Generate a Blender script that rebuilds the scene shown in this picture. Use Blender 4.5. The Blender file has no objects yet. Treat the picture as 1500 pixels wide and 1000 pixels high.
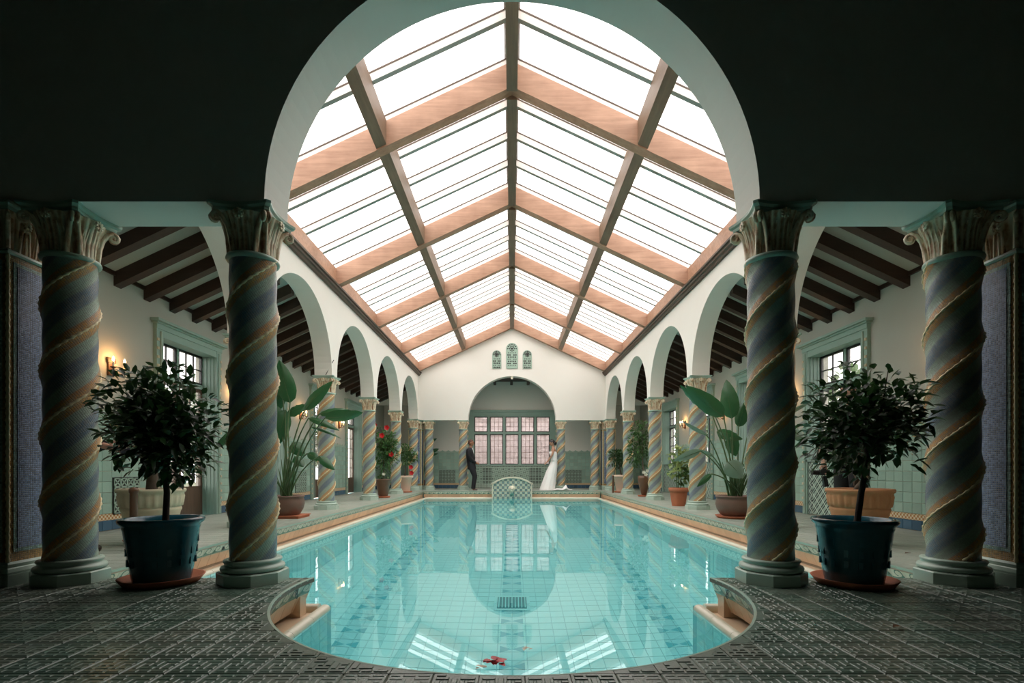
import bpy, bmesh, math, random
from mathutils import Vector, Matrix
PI = math.pi
sc = bpy.context.scene
C = bpy.context.collection
# ------------------------------------------------------------------ camera, sky, exposure
EYE = 0.76
cam = bpy.data.cameras.new('camera'); camo = bpy.data.objects.new('camera', cam); C.objects.link(camo)
camo.location = (0, 0, EYE); camo.rotation_euler = (PI/2, 0, 0)
cam.lens = 18.0; cam.sensor_width = 36.0; cam.shift_y = 186/1500; cam.clip_start = 0.02
sc.camera = camo
w = bpy.data.worlds.new('overcast_sky'); sc.world = w; w.use_nodes = True
bg = w.node_tree.nodes['Background']; bg.inputs[0].default_value = (1.0, 0.965, 0.94, 1); bg.inputs[1].default_value = 1.0
po = bpy.data.lights.new('roof_portal', 'AREA'); po.shape = 'RECTANGLE'; po.size = 7.2; po.size_y = 15.0
po.cycles.is_portal = True
poo = bpy.data.objects.new('roof_portal', po); C.objects.link(poo); poo.location = (0, 10.9, 6.5)
sc.view_settings.view_transform = 'Standard'; sc.view_settings.look = 'None'
sc.view_settings.gamma = 1; sc.view_settings.use_curve_mapping = False
sc.view_settings.exposure = 2.12
cy = sc.cycles
cy.max_bounces = 12; cy.diffuse_bounces = 6; cy.glossy_bounces = 6; cy.transmission_bounces = 8; cy.transparent_max_bounces = 12
cy.use_denoising = True; cy.sample_clamp_indirect = 6.0; cy.blur_glossy = 0.5
R = random.Random(7)

# ------------------------------------------------------------------ helpers
class MB:
    def __init__(s): s.v = []; s.f = []; s.m = []; s.s = []
    def add(s, vs, fs, mi=0, sm=False):
        b = len(s.v); s.v += [tuple(p) for p in vs]
        for f in fs: s.f.append(tuple(b+i for i in f)); s.m.append(mi); s.s.append(sm)
    def box(s, x0, x1, y0, y1, z0, z1, mi=0):
        vs = [(x, y, z) for z in (z0, z1) for y in (y0, y1) for x in (x0, x1)]
        s.add(vs, [(0,2,3,1),(4,5,7,6),(0,1,5,4),(1,3,7,5),(3,2,6,7),(2,0,4,6)], mi)
    def obox(s, c, ax, ay, az, hx, hy, hz, mi=0):
        c, ax, ay, az = map(Vector, (c, ax, ay, az))
        vs = [c+ax*hx*i+ay*hy*j+az*hz*k for k in (-1,1) for j in (-1,1) for i in (-1,1)]
        s.add(vs, [(0,2,3,1),(4,5,7,6),(0,1,5,4),(1,3,7,5),(3,2,6,7),(2,0,4,6)], mi)
    def prism(s, pts, fn, a, b, mi=0, smooth=False):
        n = len(pts); vs = [fn(p, a) for p in pts]+[fn(p, b) for p in pts]
        s.add(vs, [tuple(range(n))[::-1], tuple(range(n, 2*n))], mi)
        s.add(vs, [(i, (i+1) % n, n+(i+1) % n, n+i) for i in range(n)], mi, smooth)
    def lathe(s, prof, n=24, c=(0,0,0), mi=0, caps=True, flute=None, sm=True):
        vs = []
        for r, z in prof:
            for i in range(n):
                a = 2*PI*i/n; rr = r*(1+(flute(a, z) if flute else 0))
                vs.append((c[0]+rr*math.cos(a), c[1]+rr*math.sin(a), c[2]+z))
        fs = []
        for k in range(len(prof)-1):
            for i in range(n):
                j = (i+1) % n; fs.append((k*n+i, k*n+j, (k+1)*n+j, (k+1)*n+i))
        s.add(vs, fs, mi, sm)
        if caps:
            s.add(vs[:n], [tuple(range(n))[::-1]], mi); s.add(vs[-n:], [tuple(range(n))], mi)
    def tube(s, pts, r, n=6, mi=0, sm=True):
        pts = [Vector(p) for p in pts]; m = len(pts)
        rs = r if isinstance(r, (list, tuple)) else [r]*m
        vs = []; up = Vector((0.13, 0.21, 1)).normalized(); pa = None
        for i, p in enumerate(pts):
            t = (pts[min(i+1, m-1)]-pts[max(i-1, 0)])
            if t.length < 1e-9: t = Vector((0,0,1))
            t.normalize()
            if pa is None:
                a = t.cross(up) if abs(t.dot(up)) < .95 else t.cross(Vector((1,0,0)))
            else: a = pa-t*pa.dot(t)
            a.normalize(); pa = a; b = t.cross(a)
            for k in range(n):
                an = 2*PI*k/n; vs.append(p+(a*math.cos(an)+b*math.sin(an))*rs[i])
        fs = [(i*n+k, i*n+(k+1) % n, (i+1)*n+(k+1) % n, (i+1)*n+k) for i in range(m-1) for k in range(n)]
        s.add(vs, fs, mi, sm); s.add(vs[:n], [tuple(range(n))[::-1]], mi); s.add(vs[-n:], [tuple(range(n))], mi)
    def mesh(s, name, mats):
        me = bpy.data.meshes.new(name); me.from_pydata(s.v, [], s.f)
        for m in (mats if isinstance(mats, (list, tuple)) else [mats]): me.materials.append(m)
        me.polygons.foreach_set('material_index', s.m); me.polygons.foreach_set('use_smooth', s.s)
        me.update(); return me
    def build(s, name, mats, parent=None, loc=None, fix=False):
        me = s.mesh(name, mats)
        if fix:
            bm = bmesh.new(); bm.from_mesh(me); bmesh.ops.recalc_face_normals(bm, faces=bm.faces); bm.to_mesh(me); bm.free()
        return link(name, me, parent, loc)
def link(name, me, parent=None, loc=None):
    o = bpy.data.objects.new(name, me); C.objects.link(o)
    if parent is not None: o.parent = parent
    if loc is not None: o.location = loc
    return o
def tag(o, label=None, cat=None, group=None, kind=None):
    if label: o['label'] = label
    if cat: o['category'] = cat
    if group: o['group'] = group
    if kind: o['kind'] = kind
    return o
def thing(name, label, cat, loc=(0,0,0), group=None, kind=None):
    o = bpy.data.objects.new(name, None); C.objects.link(o); o.location = loc; o.empty_display_size = .1
    return tag(o, label, cat, group, kind or 'thing')
def copy_tree(o, parent=None):
    c = o.copy(); C.objects.link(c)
    if parent is not None: c.parent = parent
    for ch in list(o.children): copy_tree(ch, c)
    return c
def S(name, kind='structure', label=None, cat=None):
    return tag(thing(name, label, cat), kind=kind)
def PX(px, py, D): return Vector(((px-750)*D/750, D, EYE-(py-686)*D/750))
XZ = lambda p, t: (p[0], t, p[1])
YZ = lambda p, t: (t, p[0], p[1])
XY = lambda p, t: (p[0], p[1], t)

# ------------------------------------------------------------------ materials
class NT:
    def __init__(s, name):
        s.mat = bpy.data.materials.new(name); s.mat.use_nodes = True; s.t = s.mat.node_tree
        s.b = s.t.nodes['Principled BSDF']; s.out = s.t.nodes['Material Output']; s._o = None; s._g = None
    def n(s, typ, **k):
        nd = s.t.nodes.new(typ)
        for a, v in k.items(): setattr(nd, a, v)
        return nd
    def put(s, sock, v):
        if isinstance(v, bpy.types.NodeSocket): s.t.links.new(v, sock)
        elif v is not None:
            if isinstance(v, tuple) and len(v) == 3 and sock.type == 'RGBA': v = v+(1,)
            sock.default_value = v
    def m(s, op, a, b=None, c=None):
        nd = s.n('ShaderNodeMath', operation=op)
        s.put(nd.inputs[0], a); s.put(nd.inputs[1], b)
        if c is not None: s.put(nd.inputs[2], c)
        return nd.outputs[0]
    def obj(s):
        if not s._o:
            t = s.n('ShaderNodeTexCoord'); x = s.n('ShaderNodeSeparateXYZ'); s.t.links.new(t.outputs['Object'], x.inputs[0])
            s._o = (t.outputs['Object'], *x.outputs)
        return s._o
    def pos(s):
        if not s._g:
            t = s.n('ShaderNodeNewGeometry'); x = s.n('ShaderNodeSeparateXYZ'); s.t.links.new(t.outputs['Position'], x.inputs[0])
            s._g = (t.outputs['Position'], *x.outputs)
        return s._g
    def vec(s, x, y, z):
        c = s.n('ShaderNodeCombineXYZ'); s.put(c.inputs[0], x); s.put(c.inputs[1], y); s.put(c.inputs[2], z); return c.outputs[0]
    def noise(s, v, scale, detail=3, rough=.6):
        nd = s.n('ShaderNodeTexNoise'); s.put(nd.inputs['Vector'], v); nd.inputs['Scale'].default_value = scale
        nd.inputs['Detail'].default_value = detail; nd.inputs['Roughness'].default_value = rough; return nd.outputs[0]
    def white(s, v):
        nd = s.n('ShaderNodeTexWhiteNoise'); s.put(nd.inputs['Vector'], v); return nd.outputs[0]
    def ramp(s, f, stops, interp='LINEAR'):
        nd = s.n('ShaderNodeValToRGB'); s.put(nd.inputs[0], f); cr = nd.color_ramp; cr.interpolation = interp
        while len(cr.elements) < len(stops): cr.elements.new(.5)
        for e, (p, c) in zip(cr.elements, stops):
            e.position = p; e.color = (c, c, c, 1) if isinstance(c, (int, float)) else tuple(c)+(1,)
        return nd.outputs[0]
    def mix(s, f, a, b, bt='MIX'):
        nd = s.n('ShaderNodeMix', data_type='RGBA', blend_type=bt)
        s.put(nd.inputs[0], f); s.put(nd.inputs[6], a); s.put(nd.inputs[7], b); return nd.outputs[2]
    def bump(s, h, d=.01, st=.5):
        nd = s.n('ShaderNodeBump'); nd.inputs['Strength'].default_value = st; nd.inputs['Distance'].default_value = d
        s.put(nd.inputs['Height'], h); s.t.links.new(nd.outputs[0], s.b.inputs['Normal'])
    def done(s, col, rough=.5, **k):
        s.put(s.b.inputs['Base Color'], col); s.put(s.b.inputs['Roughness'], rough)
        for a, v in k.items(): s.put(s.b.inputs[a.replace('_', ' ')], v)
        return s.mat
def sc3(c, k): return tuple(min(1, x*k) for x in c)
def plain(name, col, rough=.5, var=.12, scale=6, bump=.002, **k):
    """a surface of one colour with mottled wear"""
    n = NT(name); v = n.obj()[0]; f = n.noise(v, scale, 4)
    c = n.mix(f, sc3(col, 1-var), sc3(col, 1+var))
    if bump: n.bump(n.noise(v, scale*6, 3), bump, .5)
    return n.done(c, rough, **k)
def tilemat(name, col, rough=.25, var=.18, bump=.004):
    """glazed tile; each object (and each island) gets a slightly different tone"""
    n = NT(name); v = n.pos()[0]; f = n.noise(v, 9, 3)
    info = n.n('ShaderNodeObjectInfo').outputs['Random']; g = n.n('ShaderNodeNewGeometry').outputs['Random Per Island']
    r = n.m('FRACT', n.m('ADD', info, g)); f = n.m('ADD', n.m('MULTIPLY', f, .4), n.m('MULTIPLY', r, .6))
    n.bump(n.noise(v, 30, 2), bump, .4)
    return n.done(n.mix(f, sc3(col, 1-var), sc3(col, 1+var)), rough)
def woodmat(name, dark, light, axis='x', rough=.55, sc_=1.0):
    n = NT(name); v = n.obj()
    mp = n.n('ShaderNodeMapping'); n.t.links.new(v[0], mp.inputs[0])
    s_ = {'x': (1.5, 22, 22), 'y': (22, 1.5, 22), 'z': (22, 22, 1.5)}[axis]; mp.inputs['Scale'].default_value = tuple(a*sc_ for a in s_)
    g = n.noise(mp.outputs[0], 1.0, 5, .65); st = n.noise(v[0], 1.6, 4, .6)
    f = n.m('ADD', n.m('MULTIPLY', g, .55), n.m('MULTIPLY', st, .5))
    n.bump(g, .004, .4)
    return n.done(n.ramp(f, [(.3, dark), (.7, light)]), rough)
M = {}
M['plaster'] = plain('plaster', (.80, .76, .70), .85, .03, 1.2, .004)
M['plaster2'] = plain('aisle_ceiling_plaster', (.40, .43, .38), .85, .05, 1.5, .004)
M['oplaster'] = plain('shaded_aisle_plaster', (.46, .455, .395), .85, .04, 1.2, .004)  # same plaster as the arcade, its colour darkened to carry the aisle's shade
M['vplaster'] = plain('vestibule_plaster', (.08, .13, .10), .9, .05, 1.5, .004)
M['dwood'] = woodmat('dark_stained_beam', (.018, .010, .007), (.050, .026, .017), 'x')
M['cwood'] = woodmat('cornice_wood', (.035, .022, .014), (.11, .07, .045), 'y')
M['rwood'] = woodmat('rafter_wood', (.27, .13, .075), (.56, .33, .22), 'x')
M['pwood'] = woodmat('purlin_wood', (.12, .075, .045), (.26, .17, .11), 'y')
M['cream'] = plain('cream_bar', (.70, .66, .62), .5, .03)
M['bar_shade'] = plain('shaded_bar_underside', (.36, .41, .39), .6, .1)  # shade under the cream glazing bars, put into a greyer colour
M['teal_wood'] = plain('green_painted_wood', (.27, .39, .33), .45, .12, 4)
M['iron'] = plain('black_iron', (.012, .012, .012), .4)
M['doorwood'] = woodmat('door_wood', (.05, .03, .02), (.13, .08, .05), 'z')
M['tealt'] = tilemat('teal_wall_tile', (.33, .48, .40), .2)
M['bluet'] = tilemat('blue_base_tile', (.05, .12, .19), .2, .3)
M['capt'] = plain('sage_glaze', (.33, .45, .37), .3, .15, 5)
M['grout'] = plain('grout', (.42, .36, .28), .85, .08)
M['dgrout'] = plain('floor_grout', (.17, .16, .13), .8, .2)
M['baset'] = plain('sage_column_base', (.42, .53, .45), .28, .12, 8)
M['terra'] = plain('terracotta', (.42, .13, .06), .75, .2, 8)
M['terra2'] = plain('pale_terracotta', (.48, .22, .10), .8, .18, 8)
M['creampot'] = plain('cream_clay', (.60, .52, .36), .7, .15, 8)
M['ivorypot'] = plain('pinkish_cream_clay', (.74, .52, .40), .7, .08, 8)
M['bluepot'] = plain('blue_green_glaze', (.015, .10, .14), .15, .5, 7)
M['brownpot'] = plain('brown_clay', (.16, .085, .06), .5, .2, 8)
M['bronze'] = plain('brown_glaze', (.13, .06, .03), .3, .3, 8)
M['soil'] = plain('soil', (.03, .02, .013), .95, .4, 30, .01)
M['bark'] = plain('bark', (.13, .10, .07), .85, .35, 25, .01)
M['dbark'] = plain('dark_bark', (.045, .035, .028), .85, .35, 25, .01)
M['stem'] = plain('green_stem', (.07, .13, .045), .4, .3)
M['red'] = plain('red_petals', (.55, .008, .012), .45, .2)
M['palepetal'] = plain('pale_petals', (.75, .62, .48), .6, .2)
M['white'] = plain('white_petals', (.8, .8, .68), .6, .1)
M['tilecream'] = tilemat('pale_sage_tile', (.70, .78, .68), .25)
M['waveteal'] = plain('wave_teal', (.16, .33, .28), .2, .15)
M['curb'] = tilemat('beige_curb_tile', (.70, .52, .36), .35)
M['coping'] = tilemat('cream_coping', (.72, .66, .52), .3, .08)
def leafmat(name, a, b, rough=.35):
    n = NT(name); v = n.pos()[0]; f = n.noise(v, 7, 3)
    r = n.n('ShaderNodeNewGeometry').outputs['Random Per Island']
    f = n.m('ADD', n.m('MULTIPLY', f, .4), n.m('MULTIPLY', r, .6))
    n.done(n.mix(f, a, b), rough)
    tr = n.n('ShaderNodeBsdfTranslucent'); n.put(tr.inputs[0], n.mix(f, sc3(a, 1.6), sc3(b, 1.6)))
    mx = n.n('ShaderNodeMixShader'); mx.inputs[0].default_value = .22
    n.t.links.new(n.b.outputs[0], mx.inputs[1]); n.t.links.new(tr.outputs[0], mx.inputs[2]); n.t.links.new(mx.outputs[0], n.out.inputs[0])
    return n.mat
M['leafd'] = leafmat('dark_leaf', (.010, .038, .012), (.045, .11, .03))
M['leafm'] = leafmat('mid_leaf', (.030, .085, .022), (.10, .20, .06))
M['leafy'] = leafmat('yellow_green_leaf', (.10, .17, .04), (.34, .40, .14))
M['leafb'] = leafmat('strelitzia_leaf', (.018, .075, .028), (.04, .13, .045), .28)
M['leafg'] = leafmat('grey_green_leaf', (.10, .17, .12), (.20, .28, .20), .35)
# twisted column mosaic
def twistmat():
    n = NT('twisted_mosaic'); _, x, y, z = n.obj()
    th = n.m('DIVIDE', n.m('ARCTAN2', y, x), PI)
    p = n.m('SUBTRACT', n.m('DIVIDE', z, .4325), th)
    d = n.m('ABSOLUTE', n.m('SUBTRACT', n.m('FRACT', n.m('ADD', p, 100.5)), .5))
    col = n.ramp(d, [(0, (.88, .52, .20)), (.10, (.76, .36, .10)), (.145, (.64, .33, .13)), (.17, (.44, .54, .41)), (.34, (.40, .51, .42)), (.385, (.20, .27, .34)), (.45, (.16, .225, .31)), (.5, (.20, .27, .35))])
    cu = n.m('MULTIPLY', p, 34.0); cv = n.m('MULTIPLY', n.m('ADD', z, n.m('MULTIPLY', th, .62)), 42.0)
    fu = n.m('ABSOLUTE', n.m('SUBTRACT', n.m('FRACT', n.m('ADD', cu, 500)), .5)); fv = n.m('ABSOLUTE', n.m('SUBTRACT', n.m('FRACT', n.m('ADD', cv, 500)), .5))
    e = n.m('MAXIMUM', fu, fv); g = n.ramp(e, [(.36, 0.0), (.46, 1.0)])
    rnd = n.white(n.vec(n.m('FLOOR', n.m('ADD', cu, 500)), n.m('FLOOR', n.m('ADD', cv, 500)), 0))
    c = n.mix(n.m('MULTIPLY', rnd, .45), col, sc3((.5, .5, .5), .35), 'MULTIPLY')
    c = n.mix(n.m('MULTIPLY', rnd, .30), c, (.62, .60, .52))
    c = n.mix(n.m('MULTIPLY', g, .45), c, (.22, .20, .17))
    n.bump(n.m('SUBTRACT', 1, g), .004, .8)
    return n.done(c, n.m('ADD', .22, n.m('MULTIPLY', g, .5)))
M['twist'] = twistmat()
def mosaicmat(name, col, size=.013, rough=.25):
    n = NT(name); _, x, y, z = n.obj()
    cu = n.m('DIVIDE', n.m('ADD', n.m('ADD', x, y), 50), size); cv = n.m('DIVIDE', n.m('ADD', z, 50), size)
    fu = n.m('ABSOLUTE', n.m('SUBTRACT', n.m('FRACT', cu), .5)); fv = n.m('ABSOLUTE', n.m('SUBTRACT', n.m('FRACT', cv), .5))
    g = n.ramp(n.m('MAXIMUM', fu, fv), [(.34, 0.0), (.46, 1.0)])
    rnd = n.white(n.vec(n.m('FLOOR', cu), n.m('FLOOR', cv), 0))
    c = n.mix(rnd, sc3(col, .65), sc3(col, 1.5)); c = n.mix(n.m('MULTIPLY', g, .6), c, (.3, .27, .2))
    n.bump(n.m('SUBTRACT', 1, g), .004, .8)
    return n.done(c, rough)
M['mosb'] = mosaicmat('blue_mosaic', (.15, .20, .34)); M['mosg'] = mosaicmat('gold_mosaic', (.42, .22, .07)); M['mosp'] = mosaicmat('pale_blue_mosaic', (.25, .36, .33))
M['rope'] = plain('gilded_rope', (.88, .70, .42), .35, .2, 40)
def capmat():
    n = NT('glazed_capital'); v = n.obj()
    a = n.m('ARCTAN2', v[2], v[1]); st = n.m('SINE', n.m('MULTIPLY', a, 28))
    f = n.m('ADD', n.noise(v[0], 14, 4), n.m('MULTIPLY', st, .10))
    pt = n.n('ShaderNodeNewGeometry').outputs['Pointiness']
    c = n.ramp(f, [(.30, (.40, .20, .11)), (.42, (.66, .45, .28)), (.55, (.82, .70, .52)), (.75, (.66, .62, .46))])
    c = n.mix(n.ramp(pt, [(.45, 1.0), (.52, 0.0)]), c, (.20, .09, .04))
    n.bump(st, .004, .5)
    return n.done(c, .35)
M['cap'] = capmat()
def relief(name, base=(.34, .47, .40), dark=(.012, .02, .018), s=.16, white=(.55, .64, .55)):
    """pierced / patterned glazed grille tiles"""
    n = NT(name); p = n.pos(); u = n.m('MULTIPLY', n.m('ADD', p[1], p[2]), 2*PI/s); z = n.m('MULTIPLY', p[3], 2*PI/s)
    a = n.m('MULTIPLY', n.m('COSINE', u), n.m('COSINE', z)); b = n.m('MULTIPLY', n.m('COSINE', n.m('MULTIPLY', u, 2)), n.m('COSINE', n.m('MULTIPLY', z, 2)))
    c_ = n.m('MULTIPLY', n.m('SINE', n.m('MULTIPLY', u, 3)), n.m('SINE', n.m('MULTIPLY', z, 3)))
    h = n.m('ADD', n.m('ADD', n.m('MULTIPLY', a, .5), n.m('MULTIPLY', b, .55)), n.m('MULTIPLY', c_, .55))
    k = n.ramp(h, [(.0, 0.0), (.02, 1.0)]); hh = n.m('ADD', n.m('MULTIPLY', h, .5), .5)
    col = n.ramp(hh, [(.33, dark), (.38, base), (.62, base), (.72, white)])
    n.bump(hh, .01, .6)
    return n.done(col, .35)
M['grille'] = relief('pierced_grille_tile'); M['grille2'] = relief('dark_rosette_tile', (.30, .38, .34), (.015, .02, .02), .13); M['grille3'] = relief('star_pierced_tile', (.42, .55, .47), (.02, .025, .02), .11)
def checker(name, a, b, s, off=0):
    n = NT(name); p = n.obj(); u = n.m('FLOOR', n.m('ADD', n.m('DIVIDE', p[1], s), 100)); z = n.m('FLOOR', n.m('ADD', n.m('DIVIDE', p[3], s), 100.0+off))
    k = n.m('MODULO', n.m('ADD', u, z), 2)
    fu = n.m('ABSOLUTE', n.m('SUBTRACT', n.m('FRACT', n.m('ADD', n.m('DIVIDE', p[1], s), 100)), .5)); fz = n.m('ABSOLUTE', n.m('SUBTRACT', n.m('FRACT', n.m('ADD', n.m('DIVIDE', p[3], s), 100.0+off)), .5))
    sp = n.ramp(n.m('ADD', n.m('MULTIPLY', fu, fu), n.m('MULTIPLY', fz, fz)), [(.02, 1.0), (.05, 0.0)])
    c = n.mix(k, a, b); c = n.mix(n.m('MULTIPLY', sp, n.m('MULTIPLY', k, .5)), c, (.5, .55, .5))
    g = n.ramp(n.m('MAXIMUM', fu, fz), [(.42, 0.0), (.47, 1.0)])
    return n.done(n.mix(g, c, (.50, .42, .30)), .3)
def bandmat():
    n = NT('orange_lattice_band'); p = n.pos(); u = n.m('MULTIPLY', n.m('ADD', p[1], p[2]), 2*PI/.055); z = n.m('MULTIPLY', p[3], 2*PI/.055)
    h = n.m('MULTIPLY', n.m('SINE', u), n.m('SINE', z)); 
    return n.done(n.ramp(n.m('ADD', n.m('MULTIPLY', h, .5), .5), [(.42, (.45, .20, .05)), (.5, (.6, .5, .32)), (.7, (.75, .68, .5))]), .35)
M['band'] = bandmat()
def floortile():
    n = NT('green_relief_floor_tile'); v = n.pos(); f = n.noise(v[0], 2.2, 5, .7); g = n.noise(v[0], 40, 3)
    r = n.n('ShaderNodeObjectInfo').outputs['Random']
    k = n.m('ADD', n.m('ADD', n.m('MULTIPLY', f, .55), n.m('MULTIPLY', r, .2)), n.m('MULTIPLY', g, .3))
    c = n.ramp(k, [(.3, (.07, .135, .10)), (.5, (.115, .175, .135)), (.72, (.17, .19, .15))])
    n.bump(g, .003, .5)
    return n.done(c, n.ramp(f, [(.3, .22), (.7, .42)]))
M['ftile'] = floortile()
def sidetile():
    n = NT('side_deck_tile'); v = n.pos(); f = n.noise(v[0], 1.5, 5, .7); g = n.noise(v[0], 55, 3)
    r = n.n('ShaderNodeNewGeometry').outputs['Random Per Island']
    k = n.m('ADD', n.m('ADD', n.m('MULTIPLY', f, .5), n.m('MULTIPLY', r, .14)), n.m('MULTIPLY', g, .35))
    n.bump(g, .004, .5)
    return n.done(n.ramp(k, [(.3, (.25, .31, .26)), (.7, (.43, .44, .38))]), .38)
M['stile'] = sidetile()
def pooltile(name, lanes):
    n = NT(name); v = n.pos(); f = n.noise(v[0], 1.2, 3)
    r = n.m('FRACT', n.m('ADD', n.n('ShaderNodeObjectInfo').outputs['Random'], n.n('ShaderNodeNewGeometry').outputs['Random Per Island']))
    k = n.m('ADD', n.m('MULTIPLY', f, .5), n.m('MULTIPLY', r, .5))
    c = n.mix(k, (.40, .86, .89), (.47, .91, .93))
    if lanes:
        for x0 in (-1.71, 0.0, 1.71):
            dx = n.m('SUBTRACT', v[1], x0); a = n.m('ABSOLUTE', dx)
            ins = n.m('LESS_THAN', a, .125)
            tri = n.m('ABSOLUTE', n.m('SUBTRACT', n.m('FRACT', n.m('DIVIDE', v[2], .30)), .5))
            t1 = n.m('LESS_THAN', n.m('MULTIPLY', tri, .60), n.m('ABSOLUTE', n.m('SUBTRACT', a, .15 if 0 else .0)))
            c = n.mix(n.m('MULTIPLY', ins, n.m('ADD', .25, n.m('MULTIPLY', t1, .62))), c, (.05, .46, .56))
    n.bump(n.noise(v[0], 4, 2), .004, .3)
    return n.done(c, .4)
M['pfloor'] = pooltile('pool_floor_tile', True); M['pwall'] = pooltile('pool_wall_tile', False)
M['pgrout'] = plain('pool_grout', (.28, .70, .76), .7, .1)
def water():
    n = NT('pool_water'); g = n.n('ShaderNodeBsdfGlass'); g.inputs['Roughness'].default_value = 0.0; g.inputs['IOR'].default_value = 1.33
    g.inputs[0].default_value = (.90, 1.0, .985, 1)
    bp = n.n('ShaderNodeBump'); bp.inputs['Strength'].default_value = .10; bp.inputs['Distance'].default_value = .004
    n.put(bp.inputs['Height'], n.noise(n.pos()[0], 1.6, 2)); n.t.links.new(bp.outputs[0], g.inputs['Normal'])
    n.t.links.new(g.outputs[0], n.out.inputs[0]); return n.mat
M['water'] = water()
def glass(name, tint=(.93, .93, .93), dirt=None, diff=.12, gl=.04, dcol=(.8, .75, .68)):
    n = NT(name); tr = n.n('ShaderNodeBsdfTransparent'); n.put(tr.inputs[0], tint)
    tl = n.n('ShaderNodeBsdfTranslucent'); n.put(tl.inputs[0], dcol)
    gs = n.n('ShaderNodeBsdfGlossy'); gs.inputs['Roughness'].default_value = .05
    m1 = n.n('ShaderNodeMixShader'); f = n.noise(n.pos()[0], 3.0, 6, .7)
    n.put(m1.inputs[0], n.ramp(f, [(.45, diff), (.8, min(1, diff+.25))]))
    n.t.links.new(tr.outputs[0], m1.inputs[1]); n.t.links.new(tl.outputs[0], m1.inputs[2])
    m2 = n.n('ShaderNodeMixShader'); m2.inputs[0].default_value = gl
    n.t.links.new(m1.outputs[0], m2.inputs[1]); n.t.links.new(gs.outputs[0], m2.inputs[2]); n.t.links.new(m2.outputs[0], n.out.inputs[0])
    return n.mat
M['sky_glass'] = glass('roof_glass'); M['clear'] = glass('window_glass', (.85, .85, .85), None, .02, .06)
M['pink'] = glass('leaded_pink_glass', (.92, .86, .87), None, .30, .04, (.88, .80, .80))

# ------------------------------------------------------------------ measures
FW0, FW1 = 3.29, 3.63          # front arcade wall
YC = 3.46                      # front column line
XC = 1.748; XO = 2.98          # inner / outer front columns
WF, WB = 3.317, 3.637          # side arcade wall faces
WX = 3.47; CY = [6.68, 9.58, 12.44, 15.30]; BAYS = [5.24, 8.13, 11.01, 13.87, 16.72]
YF0, YF1 = 18.16, 18.50        # far arcade wall
YFC = 18.33; YEND = 19.8; XW = 4.95
ZC = 2.475                     # springing / capital top
DK = 2.99                      # pool edge of side decks
YT = 3.58                      # pool edge of the front terrace
YP = 17.30                     # pool edge of the far deck
ARC, ARY = 1.41, 3.30          # round notch of the terrace
ZW = -0.235                    # water
PD = -2.65                     # pool floor

# ------------------------------------------------------------------ structure: walls
def arc(cx, cz, r, n=28, a0=PI, a1=0):
    return [(cx+r*math.cos(a0+(a1-a0)*i/n), cz+r*math.sin(a0+(a1-a0)*i/n)) for i in range(n+1)]
mb = MB()
pts = [(-5.1, -.3), (-3.736, -.3), (-3.736, ZC)]+arc(0, ZC, 1.592, 56)+[(3.736, ZC), (3.736, -.3), (5.1, -.3), (5.1, 4.3), (3.5, 4.5), (0, 6.15), (-3.5, 4.5), (-5.1, 4.3)]
mb.prism(pts, XZ, FW0, FW1); tag(mb.build('wall_front', M['plaster'], fix=True), kind='structure')
for sx, nm in ((-1, 'wall_arcade_left'), (1, 'wall_arcade_right')):
    mb = MB(); pts = [(FW1, ZC)]
    for c in BAYS: pts += arc(c, ZC, 1.30, 36)
    pts += [(YF0, ZC), (YF0, 4.52), (FW1, 4.52)]
    mb.prism(pts, YZ, sx*WF, sx*WB); tag(mb.build(nm, M['plaster'], fix=True), kind='structure')
mb = MB(); pts = [(-WB, ZC)]+arc(0, ZC, 1.56, 56)+[(WB, ZC), (WB, 4.5), (0, 6.14), (-WB, 4.5)]
mb.prism(pts, XZ, YF0, YF1); tag(mb.build('wall_gable_far', M['plaster'], fix=True), kind='structure')
# outer walls with openings
OPEN = [7.85, 10.42, 13.30, 15.95]; OW = .65
def outer(sx, nm, sill):
    mb = MB(); x0, x1 = sorted((sx*XW, sx*(XW+.3)))
    ys = [FW1-.0]
    for c in OPEN:
        mb.box(x0, x1, ys[-1], c-OW, -.3, 4.3); 
        if sill > 0: mb.box(x0, x1, c-OW, c+OW, -.3, sill)
        mb.box(x0, x1, c-OW, c+OW, 2.62, 4.3); ys.append(c+OW)
    mb.box(x0, x1, ys[-1], YEND+.3, -.3, 4.3)
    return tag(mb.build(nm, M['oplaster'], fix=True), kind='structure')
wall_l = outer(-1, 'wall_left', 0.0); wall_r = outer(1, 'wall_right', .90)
mb = MB()
mb.box(-XW, -1.50, YEND, YEND+.3, -.3, 4.3); mb.box(1.50, XW, YEND, YEND+.3, -.3, 4.3); mb.box(-1.5, 1.5, YEND, YEND+.3, -.3, .87); mb.box(-1.5, 1.5, YEND, YEND+.3, 2.80, 4.3)
wall_b = tag(mb.build('wall_back', M['plaster']), kind='structure')
# vestibule around the camera
mb = MB(); mb.box(-5.1, -4.95, -2.4, FW0, 0, 4.3); tag(mb.build('wall_vestibule_left', M['vplaster']), kind='structure')
mb = MB(); mb.box(4.95, 5.1, -2.4, FW0, 0, 4.3); tag(mb.build('wall_vestibule_right', M['vplaster']), kind='structure')
mb = MB(); mb.box(-5.1, 5.1, -2.55, -2.4, 0, 4.3); tag(mb.build('wall_vestibule_rear', M['vplaster']), kind='structure')
mb = MB(); mb.box(-5.1, 5.1, -2.55, FW0, 4.3, 4.42); tag(mb.build('ceiling_vestibule', M['dwood']), kind='structure')
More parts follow.
